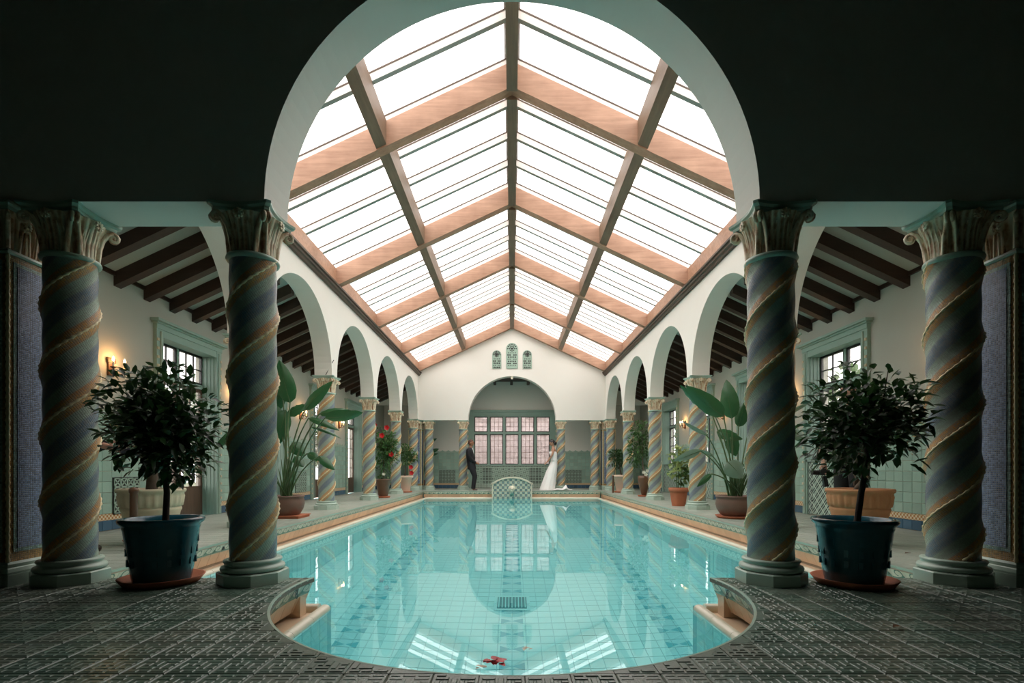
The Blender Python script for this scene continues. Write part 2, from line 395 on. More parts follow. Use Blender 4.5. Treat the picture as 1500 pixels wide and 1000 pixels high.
# aisle ceilings with exposed beams
def slope_z(x): return 3.20+.47*(XW-abs(x))
for sx, nm in ((-1, 'ceiling_aisle_left'), (1, 'ceiling_aisle_right')):
    root = S(nm)
    mb = MB(); pp = [(sx*WB, slope_z(WB)), (sx*(XW+.05), slope_z(XW+.05)), (sx*(XW+.05), slope_z(XW+.05)+.12), (sx*WB, slope_z(WB)+.12)]
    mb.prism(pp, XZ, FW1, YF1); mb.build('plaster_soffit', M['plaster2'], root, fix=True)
    bm_ = MB(); x0, x1 = WB+.001, XW-.001; dz = .17
    pp = [(sx*x0, slope_z(x0)-dz), (sx*x1, slope_z(x1)-dz), (sx*x1, slope_z(x1)+.01), (sx*x0, slope_z(x0)+.01)]
    bm_.prism(pp, XZ, -.06, .06); me = None
    y = 3.83; i = 0
    while y < 18.4:
        if me is None: o = bm_.build('beam', M['dwood'], root, (0, y, 0), fix=True); me = o.data
        else: o = link('beam', me, root, (0, y, 0))
        y += .518
    mb = MB(); a, b = sorted((sx*(XW-.03), sx*XW)); mb.box(a, b, FW1, YF1, 3.155, 3.205); mb.build('wall_batten', M['dwood'], root)
    mb = MB(); a, b = sorted((sx*WB, sx*(XW+.3))); mb.box(a, b, YF1, YF1+.12, 3.05, 4.2); mb.build('end_lintel', M['plaster'], root)
root = S('ceiling_corridor'); mb = MB(); mb.box(-XW-.3, XW+.3, YF1, YEND+.3, 4.12, 4.25); mb.build('boards', M['dwood'], root)
mb = MB(); mb.box(-.05, .05, YF1, YEND, 3.98, 4.12); me = mb.mesh('beam', M['dwood'])
for i in range(15): link('beam', me, root, (-4.5+i*.64, 0, 0))
# ------------------------------------------------------------------ glazed roof
roof = S('ceiling_skylight')
RS = .47; ZR = 5.725
def rz(x, off=0): return ZR-RS*abs(x)+off
RY = [6.66, 9.57, 12.43, 15.26, 18.0]
cosr = math.cos(math.atan(RS))
for sx in (-1, 1):
    mb = MB(); mb.prism([(0, rz(0)), (sx*3.31, rz(3.31)), (sx*3.31, rz(3.31)+.33), (0, rz(0)+.33)], XZ, 0, .155)
    me = mb.mesh('rafter', M['rwood']); bm = bmesh.new(); bm.from_mesh(me); bmesh.ops.recalc_face_normals(bm, faces=bm.faces); bm.to_mesh(me); bm.free()
    for y in [3.63]+RY: link('rafter', me, roof, (0, y, 0))
    # purlin halves between rafters
    ys = [3.63]+RY
    for a, b in zip(ys, ys[1:]):
        mb = MB(); zz = rz(1.70); L = b-a-.155
        mb.prism([(sx*1.635, rz(1.635, .02)), (sx*1.765, rz(1.765, .02)), (sx*1.765, rz(1.765, .33)), (sx*1.635, rz(1.635, .33))], XZ, 0, L)
        mb.build('purlin', M['pwood'], roof, (0, a+.155, 0), fix=True)
    # eave board (brown, lit) and the dark cornice under it
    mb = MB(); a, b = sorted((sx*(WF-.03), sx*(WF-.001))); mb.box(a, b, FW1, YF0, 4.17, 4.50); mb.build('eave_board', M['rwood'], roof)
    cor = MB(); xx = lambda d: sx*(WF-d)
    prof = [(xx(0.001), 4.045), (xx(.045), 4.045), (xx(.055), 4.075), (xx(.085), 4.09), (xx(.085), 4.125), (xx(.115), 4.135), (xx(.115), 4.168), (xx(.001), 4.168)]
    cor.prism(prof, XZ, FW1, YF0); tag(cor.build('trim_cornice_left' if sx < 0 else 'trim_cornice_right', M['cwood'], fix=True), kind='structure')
ys = [3.63]+RY
for a, b in zip(ys, ys[1:]):
    mb = MB(); mb.box(-.07, .07, 0, b-a-.155, ZR-.06, ZR+.44); mb.build('ridge_beam', M['pwood'], roof, (0, a+.155, 0))
BY = [6.737-.7275*k for k in range(4, 0, -1)]
for a, b in zip(RY, RY[1:]): BY += [a+.077+(b-a)*q/4 for q in range(4)]
BY += [18.09]
for sx in (-1, 1):
    z0 = .33
    mb = MB(); mb.prism([(sx*.072, rz(.072, z0)), (sx*3.42, rz(3.42, z0)), (sx*3.42, rz(3.42, z0+.095)), (sx*.072, rz(.072, z0+.095))], XZ, -.03, .03)
    mb.prism([(sx*.072, rz(.072, z0)-.004), (sx*3.42, rz(3.42, z0)-.004), (sx*3.42, rz(3.42, z0)-.0005), (sx*.072, rz(.072, z0)-.0005)], XZ, -.031, .031, 1)  # thin strip below the bar that holds its painted shade
    me = mb.mesh('glazing_bar', [M['cream'], M['bar_shade']]); bm = bmesh.new(); bm.from_mesh(me); bmesh.ops.recalc_face_normals(bm, faces=bm.faces); bm.to_mesh(me); bm.free()
    mb = MB(); mb.prism([(sx*.072, rz(.072, z0+.095)), (sx*3.42, rz(3.42, z0+.095)), (sx*3.42, rz(3.42, z0+.115)), (sx*.072, rz(.072, z0+.115))], XZ, -.036, .036)  # dark strip added above each bar to draw the shadow gap
    me2 = mb.mesh('bar_shadow_line', M['cwood'])
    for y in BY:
        o = link('glazing_bar', me, roof, (0, y, 0)); link('bar_shadow_line', me2, o)
    yy = [3.66]+BY
    for a, b in zip(yy, yy[1:]):
        if b-a < .05: continue
        mb = MB(); g = z0+.118; aa = a+.001
        mb.add([(sx*.03, aa, rz(.03, g)), (sx*3.47, aa, rz(3.47, g)), (sx*3.47, b-.001, rz(3.47, g)), (sx*.03, b-.001, rz(.03, g))], [(0,1,2,3) if sx > 0 else (3,2,1,0)])
        mb.build('glass_pane', M['sky_glass'], roof)
mb = MB(); mb.prism([(-.1, rz(0, .43)), (.1, rz(0, .43)), (.02, rz(0, .50)), (-.02, rz(0, .50))], XZ, 3.5, 18.4); mb.build('ridge_cap', M['cwood'], roof, fix=True)

# ------------------------------------------------------------------ tile fields
def tile_mesh(name, hu, hv, t, mat, relief=False, bev=.004):
    """a tile lying in x (hu) y (hv), top at z=t"""
    mb = MB(); b = bev
    vs = [(-hu,-hv,0),(hu,-hv,0),(hu,hv,0),(-hu,hv,0),(-hu,-hv,t-b),(hu,-hv,t-b),(hu,hv,t-b),(-hu,hv,t-b),(-hu+b,-hv+b,t),(hu-b,-hv+b,t),(hu-b,hv-b,t),(-hu+b,hv-b,t)]
    mb.add(vs, [(0,1,5,4),(1,2,6,5),(2,3,7,6),(3,0,4,7),(4,5,9,8),(5,6,10,9),(6,7,11,10),(7,4,8,11),(8,9,10,11)])
    if relief:
        for (x0, y0, x1, y1) in relief:
            X0, Y0, X1, Y1 = [q*hu*2-hu for q in (x0, y0, x1, y1)]; c = .004; h = .0022
            v = [(X0,Y0,t),(X1,Y0,t),(X1,Y1,t),(X0,Y1,t),(X0+c,Y0+c,t+h),(X1-c,Y0+c,t+h),(X1-c,Y1-c,t+h),(X0+c,Y1-c,t+h)]
            mb.add(v, [(0,1,5,4),(1,2,6,5),(2,3,7,6),(3,0,4,7),(4,5,6,7)])
    return mb.mesh(name, mat)
def field(parent, name, me, cells, rot, nmax, key):
    """cells: points; the nmax nearest (by key) are objects, the rest one joined part"""
    cells = sorted(cells, key=key)
    for c in cells[:nmax]:
        o = link(name, me, parent, c); o.rotation_euler = rot
    rest = cells[nmax:]
    if rest:
        from mathutils import Euler
        rm = Euler(rot).to_matrix(); base = [rm @ v.co for v in me.vertices]; polys = [tuple(p.vertices) for p in me.polygons]
        mb = MB()
        for c in rest:
            c = Vector(c); mb.add([p+c for p in base], polys)
        o = mb.build(name+'_run', list(me.materials), parent); o['kind'] = 'stuff'
camd = lambda c: (Vector(c)-Vector((0, 0, EYE))).length

# ------------------------------------------------------------------ floor: front terrace
floor = S('floor')
T = .167; g = .0035
def slab_outline():
    a = math.asin((YT-ARY)/ARC); 
    # deck outline with a round notch
    p = [(-5.0, -2.5), (5.0, -2.5), (5.0, YT)]
    p += [(ARC*math.cos(t), ARY+ARC*math.sin(t)) for t in [a-(PI+2*a)*i/60 for i in range(61)]]
    p += [(-5.0, YT)]
    return p
mb = MB()
pp = slab_outline(); mb.prism(pp, XY, -.03, -.006); mb.build('grout_bed', M['dgrout'], floor, fix=True)
rel = [(.06,.06,.30,.20),(.34,.06,.58,.20),(.62,.06,.94,.20),(.06,.25,.18,.60),(.23,.25,.55,.38),(.60,.25,.72,.60),(.77,.25,.94,.42),(.23,.43,.36,.60),(.41,.43,.55,.72),(.77,.47,.94,.60),(.06,.65,.36,.78),(.60,.65,.94,.78),(.06,.83,.28,.94),(.33,.83,.62,.94),(.67,.83,.94,.94)]
ft = tile_mesh('tile', T/2-g/2, T/2-g/2, .008, M['ftile'], rel)
full, cut = [], []
nx = int(3.95/T)
for j in range(0, 11):
    for i in range(-30, 30):
        cx = (i+.5)*T+.047; cyy = YT-.012-(j+.5)*T
        if cyy < 1.66: continue
        d = math.hypot(cx, cyy-ARY); lim = ARC+T*.72
        if d < ARC-T*.72 and cyy < 9: continue
        if d > lim or abs(cx) > 1.7: full.append((cx, cyy, -.008))
        else: cut.append((cx, cyy))
field(floor, 'tile', ft, full, (0,0,0), 250, camd)
def clip(poly, nrm, d):
    out = []
    for i in range(len(poly)):
        a, b = poly[i], poly[(i+1) % len(poly)]; da = a[0]*nrm[0]+a[1]*nrm[1]-d; db = b[0]*nrm[0]+b[1]*nrm[1]-d
        if da >= 0: out.append(a)
        if da*db < 0:
            t = da/(da-db); out.append((a[0]+(b[0]-a[0])*t, a[1]+(b[1]-a[1])*t))
    return out
RC = ARC+.012
def clip_circle(poly):
    cx = sum(p[0] for p in poly)/len(poly); cyy = sum(p[1] for p in poly)/len(poly)
    v = Vector((cx, cyy-ARY)).normalized(); return clip(poly, v, RC+ARY*v[1])
for cx, cyy in cut:
    h = T/2-g/2; q = clip_circle([(cx-h, cyy-h), (cx+h, cyy-h), (cx+h, cyy+h), (cx-h, cyy+h)])
    if len(q) < 3: continue
    ar = abs(sum(q[i][0]*q[(i+1) % len(q)][1]-q[(i+1) % len(q)][0]*q[i][1] for i in range(len(q)))/2)
    if ar < .0006: continue
    mb = MB(); mb.prism(q, XY, -.008, 0.0)
    for (x0, y0, x1, y1) in rel:
        rr = [(cx-h+2*h*a_, cyy-h+2*h*b_) for a_, b_ in ((x0,y0),(x1,y0),(x1,y1),(x0,y1))]
        if all(math.hypot(p[0], p[1]-ARY) > RC+.006 for p in rr):
            s_ = .003; ctr = (sum(p[0] for p in rr)/4, sum(p[1] for p in rr)/4)
            top = [(p[0]-math.copysign(s_, p[0]-ctr[0]), p[1]-math.copysign(s_, p[1]-ctr[1]), .0035) for p in rr]
            mb.add([(p[0], p[1], 0) for p in rr]+top, [(0,1,5,4),(1,2,6,5),(2,3,7,6),(3,0,4,7),(4,5,6,7)])
    mb.build('tile', M['ftile'], floor)
# rear part of the terrace behind the camera and under the lens
mb = MB(); mb.box(-4.95, 4.95, -2.4, 1.66, -.03, -.001); mb.build('rear_paving', M['ftile'], floor)
# side decks and far deck
for sx in (-1, 1):
    r_ = S('floor_deck_left' if sx < 0 else 'floor_deck_right'); mb = MB(); a, b = sorted((sx*(DK+.0), sx*XW)); mb.box(a, b, YT, YEND, -.03, -.006); mb.build('grout_bed', M['grout'], r_)
    t2 = tile_mesh('tile', T/2-.002, T/2-.002, .008, M['stile'], None, .002)
    cells = [(sx*(DK+.012+T*(i+.5)), YT+T*(j+.5), -.008) for i in range(11) for j in range(97)]
    field(r_, 'tile', t2, cells, (0,0,0), 60, camd)
    mb = MB(); a, b = sorted((sx*(DK+.012+T*11), sx*XW)); mb.box(a, b, YT, YEND, -.006, -.0005); mb.build('edge_strip', M['stile'], r_)
r_ = S('floor_deck_far'); mb = MB(); mb.box(-DK, DK, YP, YEND, -.03, -.006); mb.build('grout_bed', M['grout'], r_)
cells = [(-DK+T*(i+.5), YP+.012+T*(j+.5), -.008) for i in range(35) for j in range(14)]
field(r_, 'tile', t2, cells, (0,0,0), 0, camd)

# ------------------------------------------------------------------ pool shell
pool = S('floor_pool')
cyc = []
PX0 = 2.88
mb = MB(); mb.box(-PX0, PX0, 1.7, YP+.1, PD-.1, PD-.008); mb.build('grout_bed', M['pgrout'], pool)
TP = .15; tp = tile_mesh('pool_tile', TP/2-.0028, TP/2-.0028, .008, M['pfloor'], None, .002)
cells = [(-2.85+TP*(i+.5), 1.9+TP*(j+.5), PD-.008) for i in range(38) for j in range(102)]
field(pool, 'pool_tile', tp, cells, (0,0,0), 150, lambda c: abs((Vector(c)-Vector((0, 6.2, PD))).length))
def pwall(x0, x1, y0, y1, nm='pool_wall'):
    """a tiled wall under water between two points (inner face), top at the coping"""
    d = Vector((x1-x0, y1-y0, 0)); L = d.length; d.normalize(); n_ = Vector((d.y, -d.x, 0))  # n_ points into the wall
    mb = MB(); p = Vector((x0, y0, 0))+d*L/2; mb.obox(p+n_*.05+Vector((0,0,(PD-.275)/2)), d, n_, Vector((0,0,1)), L/2, .045, (-.275-PD)/2); mb.build(nm, M['pgrout'], pool)
    nu = max(1, int(round(L/TP))); tw = L/nu; tm = MB(); rows = int((-.25-PD)/TP)
    for i in range(nu):
        for k in range(rows):
            c = Vector((x0, y0, 0))+d*(tw*(i+.5))+Vector((0,0,PD+TP*(k+.5)))
            tm.obox(c, d, n_, Vector((0,0,1)), tw/2-.004, .006, TP/2-.004)
    o = tm.build('wall_tiles', M['pwall'], pool); o['kind'] = 'stuff'
pwall(PX0, PX0, YT+.1, YP-.06); pwall(-PX0, -PX0, YP-.06, YT+.1)
pwall(-PX0, PX0, YP-.1, YP-.1)   # far
for i in (0,):
    pass
pwall(-1.33, -PX0, YT+.09, YT+.09); pwall(PX0, 1.33, YT+.09, YT+.09)
pwall(-1.33, -1.33, YT+.09, 1.75); pwall(1.33, 1.33, 1.75, YT+.09); pwall(1.33, -1.33, 1.75, 1.75)
mb = MB(); wz = ZW
wpts = [(-1.33, 1.75), (1.33, 1.75), (1.33, YT+.05), (PX0, YT+.05), (PX0, YP-.08), (-PX0, YP-.08), (-PX0, YT+.05), (-1.33, YT+.05)]
mb.add([(p[0], p[1], wz) for p in wpts], [tuple(range(8))])
wo = mb.build('pool_water', M['water']); tag(wo, 'still turquoise water filling the long indoor pool', 'water', kind='stuff')

# pool rim: wave tiles, beige curb tiles, gutter and coping roll
rim = tag(S('trim_pool_rim'), kind='structure')
TW = .155
def wave_mesh(sgn):
    """tile in local x (along), z down from 0 to -.105; the running wave inlaid in cream on teal"""
    mb = MB(); h = TW/2-.0015; H = .105
    mb.add([(-h,0,0),(h,0,0),(h,0,-H),(-h,0,-H),(-h,.012,0),(h,.012,0),(h,.012,-H),(-h,.012,-H)], [(3,2,1,0),(0,1,5,4),(1,2,6,5),(2,3,7,6),(3,0,4,7)], 0)
    # low swell
    sw = [(-h, -H+.004), (h, -H+.004), (h, -H+.022), (.03, -H+.020), (-.02, -H+.032), (-.05, -H+.052), (-h, -H+.022)]
    e = -.0018
    def ins(poly, mi=1):
        mb.add([(sgn*p[0], e, p[1]) for p in poly], [tuple(range(len(poly))) if sgn > 0 else tuple(range(len(poly)))[::-1]], mi)
    ins(sw)
    # curling crest as a tapering ribbon
    pts = []
    for i in range(19):
        t = i/18; a = -2.4-5.6*t; r = .040*(1-.68*t)+.002
        pts.append((.006+r*1.25*math.cos(a), -.052+r*math.sin(a), .0135*(1-.55*t)))
    pts = [(-.062, -H+.036, .012)]+pts
    L = []; Rr = []
    for i, p in enumerate(pts):
        q = pts[min(i+1, len(pts)-1)]; o_ = pts[max(i-1, 0)]; dx, dz = q[0]-o_[0], q[1]-o_[1]; l = math.hypot(dx, dz) or 1
        L.append((p[0]-dz/l*p[2]/2, p[1]+dx/l*p[2]/2)); Rr.append((p[0]+dz/l*p[2]/2, p[1]-dx/l*p[2]/2))
    vs = [(sgn*a[0], e, a[1]) for a in L]+[(sgn*a[0], e, a[1]) for a in Rr]; n = len(L)
    mb.add(vs, [(i, i+1, n+i+1, n+i) for i in range(n-1)], 1)
    return mb.mesh('wave_tile', [M['tilecream'], M['waveteal']])
wm = {1: wave_mesh(1), -1: wave_mesh(-1)}
def curb_mesh(L, H, mat, name):
    mb = MB(); h = L/2-.0015; mb.add([(-h,0,0),(h,0,0),(h,0,-H),(-h,0,-H),(-h,.012,0),(h,.012,0),(h,.012,-H),(-h,.012,-H)], [(3,2,1,0),(0,1,5,4),(1,2,6,5),(2,3,7,6),(3,0,4,7)]); return mb.mesh(name, mat)
cm = curb_mesh(TW, .118, M['curb'], 'curb_tile')
def roll_mesh(L):
    mb = MB(); pr = [(-.045, -.04), (-.043, -.012), (-.03, .004), (-.01, .010), (.012, .008), (.028, -.004), (.032, -.05), (.0, -.06)]
    mb.prism(pr, lambda p, t: (t, p[0], p[1]), -L/2+.0015, L/2-.0015, 0, True); return mb.mesh('coping_tile', M['coping'])
rm_ = roll_mesh(TW*2)
TILT = math.atan(.095/.22)
def place(me, name, p, d, nrm, tilt=0, scale=1.0):
    """local x along d, local -y faces nrm (towards the water)"""
    d = Vector(d).normalized(); y = -Vector(nrm).normalized(); z = d.cross(y)
    if z.z < 0: d = -d; z = -z
    m = Matrix((d, y, z)).transposed().to_4x4(); m = Matrix.Translation(p) @ m @ Matrix.Rotation(tilt, 4, 'X') @ Matrix.Diagonal((scale, 1, 1, 1))
    o = link(name, me, rim); o.matrix_local = m; return o
def rim_run(p0, p1, nrm, wave, bottom=True, roll=True):
    p0, p1 = Vector((*p0, 0)), Vector((*p1, 0)); L = (p1-p0).length; d = (p1-p0).normalized(); n = int(round(L/TW)); s = L/n/TW; nv = Vector((*nrm, 0))
    for i in range(n):
        c = p0+d*(L*(i+.5)/n)
        place(wm[wave], 'wave_tile', c+Vector((0,0,-.012)), d, nv, TILT, s)
        place(cm, 'curb_tile', c+Vector((0,0,-.012))-nv*.107*math.sin(TILT)+Vector((0,0,-.107*math.cos(TILT))), d, nv, TILT, s)
    mb = MB(); mb.obox(p0+d*L/2+Vector((0,0,-.009))-nv*.01, d, nv, (0,0,1), L/2, .014, .009); mb.build('bullnose', M['capt'], rim)
    mb = MB(); mb.obox(p0+d*L/2+Vector((0,0,-.262))-nv*.05, d, nv, (0,0,1), L/2, .10, .012); mb.build('gutter_bed', M['curb'], rim)
    mb = MB(); mb.obox(p0+d*L/2+Vector((0,0,-.14))-nv*.14, d, nv, (0,0,1), L/2, .03, .12); mb.build('backing', M['grout'], rim)
def rolls(p0, p1, nrm):
    p0, p1 = Vector((*p0, 0)), Vector((*p1, 0)); L = (p1-p0).length; d = (p1-p0).normalized(); n = max(1, int(round(L/(2*TW)))); s = L/n/(2*TW)
    for i in range(n): place(rm_, 'coping_tile', p0+d*(L*(i+.5)/n)+Vector((0,0,-.212)), d, Vector((*nrm, 0)), 0, s)
rim_run((-DK, YT+.02), (-DK, YP), (1, 0), 1); rim_run((DK, YP), (DK, YT+.02), (-1, 0), -1)
rim_run((-DK, YP), (-.68, YP), (0, -1), 1); rim_run((.68, YP), (DK, YP), (0, -1), 1)
rolls((-PX0, YT+.06), (-PX0, YP-.135), (1, 0)); rolls((PX0, YT+.06), (PX0, YP-.135), (-1, 0))
rolls((-PX0-.04, YP-.10), (-.66, YP-.10), (0, -1)); rolls((.66, YP-.10), (PX0+.04, YP-.10), (0, -1))
rolls((-1.33, YT+.05), (-1.33, 2.72), (1, 0)); rolls((1.33, YT+.05), (1.33, 2.72), (-1, 0))
rolls((-1.37, YT+.06), (-PX0, YT+.06), (0, 1)); rolls((1.37, YT+.06), (PX0, YT+.06), (0, 1))
# round notch
a0 = math.asin((YT-ARY)/ARC); tot = ARC*(PI+2*a0); n = 36
for i in range(n):
    t = a0-(PI+2*a0)*(i+.5)/n; nv = Vector((-math.cos(t), -math.sin(t), 0)); c = Vector((ARC*math.cos(t), ARY+ARC*math.sin(t), 0)); d = Vector((-math.sin(t), math.cos(t), 0))
    s = tot/n/TW
    sg = 1 if c.x < 0 else -1
    place(wm[sg], 'wave_tile', c+Vector((0,0,-.012)), d, nv, TILT, s)
    place(cm, 'curb_tile', c+Vector((0,0,-.012))-nv*.107*math.sin(TILT)+Vector((0,0,-.107*math.cos(TILT))), d, nv, TILT, s*1.04)
mb = MB(); m_ = 96
for (ra, za, rb, zb, mt) in ((ARC, -.012, ARC, -.002, 0), (ARC, -.002, ARC+.014, .0005, 0), (ARC+.014, .0005, ARC+.014, -.02, 0)):
    vs = []
    for i in range(m_+1):
        t = a0-(PI+2*a0)*i/m_
        vs += [(ra*math.cos(t), ARY+ra*math.sin(t), za), (rb*math.cos(t), ARY+rb*math.sin(t), zb)]
    mb.add(vs, [(2*i, 2*i+1, 2*i+3, 2*i+2) for i in range(m_)])
mb.build('bullnose', M['capt'], rim)
mb = MB(); vs = []
for i in range(m_+1):
    t = a0-(PI+2*a0)*i/m_
    vs += [((ARC+.12)*math.cos(t), ARY+(ARC+.12)*math.sin(t), -.01), ((ARC+.14)*math.cos(t), ARY+(ARC+.14)*math.sin(t), -.27)]
mb.add(vs, [(2*i, 2*i+1, 2*i+3, 2*i+2) for i in range(m_)]); mb.build('backing', M['grout'], rim)
for sx in (-1, 1):
    mb = MB(); a, b = sorted((sx*1.36, sx*1.60)); mb.box(a, b, 2.0, YT+.03, -.29, -.255); mb.build('gutter_bed', M['curb'], rim)
    mb = MB(); a, b = sorted((sx*1.44, sx*DK)); mb.box(a, b, YT-.10, YT+.0, -.27, -.03); mb.build('terrace_face', M['curb'], rim)
# masonry under the decks and behind the pool walls
sh = S('wall_pool_foundation')
for nm, q in (('masonry', (-5.25, -3.16, 1.5, 20.1, -2.95, -.035)), ('masonry', (3.16, 5.25, 1.5, 20.1, -2.95, -.035)), ('masonry', (-3.15, 3.15, YP+.19, 20.1, -2.95, -.035)),
              ('masonry', (-3.15, 3.15, 1.2, 1.60, -2.95, -.035)), ('masonry', (-3.15, 3.15, 1.2, 20.1, -3.05, -2.96))):
    mb = MB(); mb.box(*q); mb.build(nm, M['pgrout'], sh)
for sx in (-1, 1):
    mb = MB(); p_, q_ = sorted((sx*(DK+.045), sx*3.15)); mb.box(p_, q_, YP+.05, YP+.18, -.30, -.03); mb.build('corner_block', M['curb'], rim)
    mb = MB(); p_, q_ = sorted((sx*(PX0-.02), sx*3.15)); mb.box(p_, q_, YP-.10, YP+.18, -.30, -.262); mb.build('corner_block', M['curb'], rim)
    mb = MB(); p_, q_ = sorted((sx*1.60, sx*3.15)); mb.box(p_, q_, 1.65, YT-.11, -2.6, -.06); mb.build('corner_block', M['pgrout'], sh)
# depth figures
def digit(txt, loc, rot, size, parent, mat):
    cu = bpy.data.curves.new('depth_numeral', 'FONT'); cu.body = txt; cu.size = size; cu.extrude = .001; cu.align_x = 'CENTER'; cu.align_y = 'CENTER'; cu.offset = .002
    o = bpy.data.objects.new('depth_numeral', cu); C.objects.link(o); o.parent = parent; o.location = loc; o.rotation_euler = rot; cu.materials.append(mat); return o
digit('8', (-DK+.0-.022+.004, 5.34, -.062), (PI/2+TILT*0, 0, PI/2), .085, rim, M['iron'])
for sx in (-1, 1):
    t = math.radians(8 if sx > 0 else 172)
    digit('8', (sx*(ARC-.002+.012)*math.cos(math.radians(3)), ARY+.075, -.070), (PI/2, 0, -sx*PI/2), .085, rim, M['iron'])

# drain grate on the pool floor
t = thing('floor_drain', 'small square grated drain on the pool floor under the water', 'drain', (0, 6.35, PD))
mb = MB(); mb.box(-.22, .22, -.22, .22, 0, .012); mb.build('drain_plate', M['pwall'], t)
mb = MB(); mb.box(-.18, .18, -.17, .17, .012, .02); mb.build('drain_recess', plain('drain_dark', (.06, .30, .34), .5), t)
mb = MB()
for i in range(9): mb.box(-.16+i*.04-.006, -.16+i*.04+.006, -.16, .16, .02, .03)
mb.build('grate', M['pwall'], t)
#PART2
# ------------------------------------------------------------------ twisted columns
def ring8(r, z, f=.42):
    """octagon: a square with clipped corners"""
    q = r*f; return [(r,-q,z),(r,q,z),(q,r,z),(-q,r,z),(-r,q,z),(-r,-q,z),(-q,-r,z),(q,-r,z)]
def loft(mb, rings, mi=0, sm=False):
    n = len(rings[0]); b = [p for r in rings for p in r]
    mb.add(b, [(k*n+i, k*n+(i+1) % n, (k+1)*n+(i+1) % n, (k+1)*n+i) for k in range(len(rings)-1) for i in range(n)], mi, sm)
    mb.add(rings[0], [tuple(range(n))[::-1]], mi); mb.add(rings[-1], [tuple(range(n))], mi)
def capital(t, zb, zt, rb):
    H = zt-zb
    mb = MB(); mb.lathe([(rb-.002, zb-.03), (rb+.010, zb-.026), (rb+.016, zb-.012), (rb+.010, zb+.004), (rb-.012, zb+.006)], 32); mb.build('necking', M['capt'], t)
    # bell with flutes
    prof = []
    for i in range(11):
        u = i/10; prof.append((rb-.022+.055*u**2.2, zb+.004+(H-.060)*u))
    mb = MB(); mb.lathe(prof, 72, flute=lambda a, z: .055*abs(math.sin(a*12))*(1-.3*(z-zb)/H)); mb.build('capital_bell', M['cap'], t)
    # corner volutes
    for k in range(4):
        a = PI/4+k*PI/2; ca, sa = math.cos(a), math.sin(a)
        def P(r, z, w=0): return (r*ca-w*sa, r*sa+w*ca, z)
        vm = MB()
        for wv in (-.016, .016):
            pts = [P(rb-.018, zb+.01, wv*2.2), P(rb-.004, zb+H*.35, wv*1.8), P(rb+.016, zb+H*.58, wv*1.3), P(rb+.045, zb+H*.74, wv), P(rb+.075, zb+H*.80, wv)]
            for i in range(15):
                th = PI/2-i*.62; rr = .032*(1-i/17)
                pts.append(P(rb+.078+rr*math.cos(th), zb+H*.68+rr*math.sin(th)+.002, wv*(.9)))
            vm.tube(pts, [.020, .018, .016, .015, .014]+[.013*(1-i/24) for i in range(15)], 6)
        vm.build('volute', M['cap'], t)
        a = k*PI/2; ca, sa = math.cos(a), math.sin(a); rs = MB()
        c = Vector((ca*(rb+.040), sa*(rb+.040), zb+H*.74)); tx = Vector((-sa, ca, 0)); nz = Vector((ca, sa, 0))
        for i in range(8):
            th = i*PI/4; q = c+tx*.021*math.cos(th)+Vector((0,0,1))*.021*math.sin(th)
            rs.obox(q, tx*math.cos(th)+Vector((0,0,1))*math.sin(th), tx*-math.sin(th)+Vector((0,0,1))*math.cos(th), nz, .011, .0065, .008)
        rs.obox(c, tx, (0,0,1), nz, .008, .008, .013)
        # leaf straps below the rosette
        for w_ in (-.075, -.045, -.016, .016, .045, .075):
            rs.tube([c*1+tx*w_*1.0-nz*(.062+abs(w_)*.22)+Vector((0,0,-H*.70)), c+tx*w_*.95-nz*(.055+abs(w_)*.22)+Vector((0,0,-H*.4)), c+tx*w_*.8-nz*(.028+abs(w_)*.2)+Vector((0,0,-H*.10))], [.009, .010, .006], 5)
        rs.build('rosette', M['cap'], t)
    # abacus with hollow sides and clipped corners
    def ab(r, z, hol):
        out = []
        for k in range(4):
            a = k*PI/2; ca, sa = math.cos(a), math.sin(a)
            for i in range(9):
                u = -1+i/4; w_ = u*(r-.022); rr = r-hol*(1-u*u)
                out.append((rr*ca-w_*sa, rr*sa+w_*ca, z))
        return out
    mb = MB(); h = zt-.052
    loft(mb, [ab(.182, h, .028), ab(.186, h+.012, .028), ab(.186, h+.020, .028), ab(.205, h+.034, .034), ab(.207, h+.051, .034)])
    mb.build('abacus', M['capt'], t)
def twisted_column(label, x, y):
    t = thing('twisted_column', label, 'column', (x, y, 0), 'twisted mosaic columns round the pool')
    rb = .151
    mb = MB(); loft(mb, [ring8(.205, .0), ring8(.205, .072), ring8(.198, .080)]); mb.build('plinth', M['baset'], t)
    mb = MB(); mb.lathe([(.180, .080), (.196, .088), (.200, .100), (.194, .114), (.176, .120), (.172, .130), (.176, .137), (.182, .146), (.178, .156), (.165, .160)], 40); mb.build('base_moulding', M['baset'], t)
    z0, z1 = .157, ZC-.31; nz = 110; na = 48; vs = []
    for j in range(nz+1):
        z = z0+(z1-z0)*j/nz
        for i in range(na):
            a = 2*PI*i/na; p = z/.4325-a/PI; d = abs(((p+.5) % 1)-.5)
            r = rb-.006+.012*max(0, 1-d/.22)**.8+.002*math.cos(2*PI*p*2)
            vs.append((r*math.cos(a), r*math.sin(a), z))
    mb = MB(); mb.add(vs, [(j*na+i, j*na+(i+1) % na, (j+1)*na+(i+1) % na, (j+1)*na+i) for j in range(nz) for i in range(na)], 0, True)
    mb.build('shaft', M['twist'], t)
    for s in (0, 1):
        pts = []; rs = []; n = 210
        for i in range(n+1):
            z = z0+.004+(z1-z0-.008)*i/n; a = (z/.4325-s)*PI
            pts.append(((rb+.005)*math.cos(a), (rb+.005)*math.sin(a), z)); rs.append(.0085+.0035*math.sin(i*1.9))
        mb = MB(); mb.tube(pts, rs, 7); mb.build('rope_moulding', M['rope'], t)
    capital(t, z1, ZC-.001, rb)
    return t
cols = []
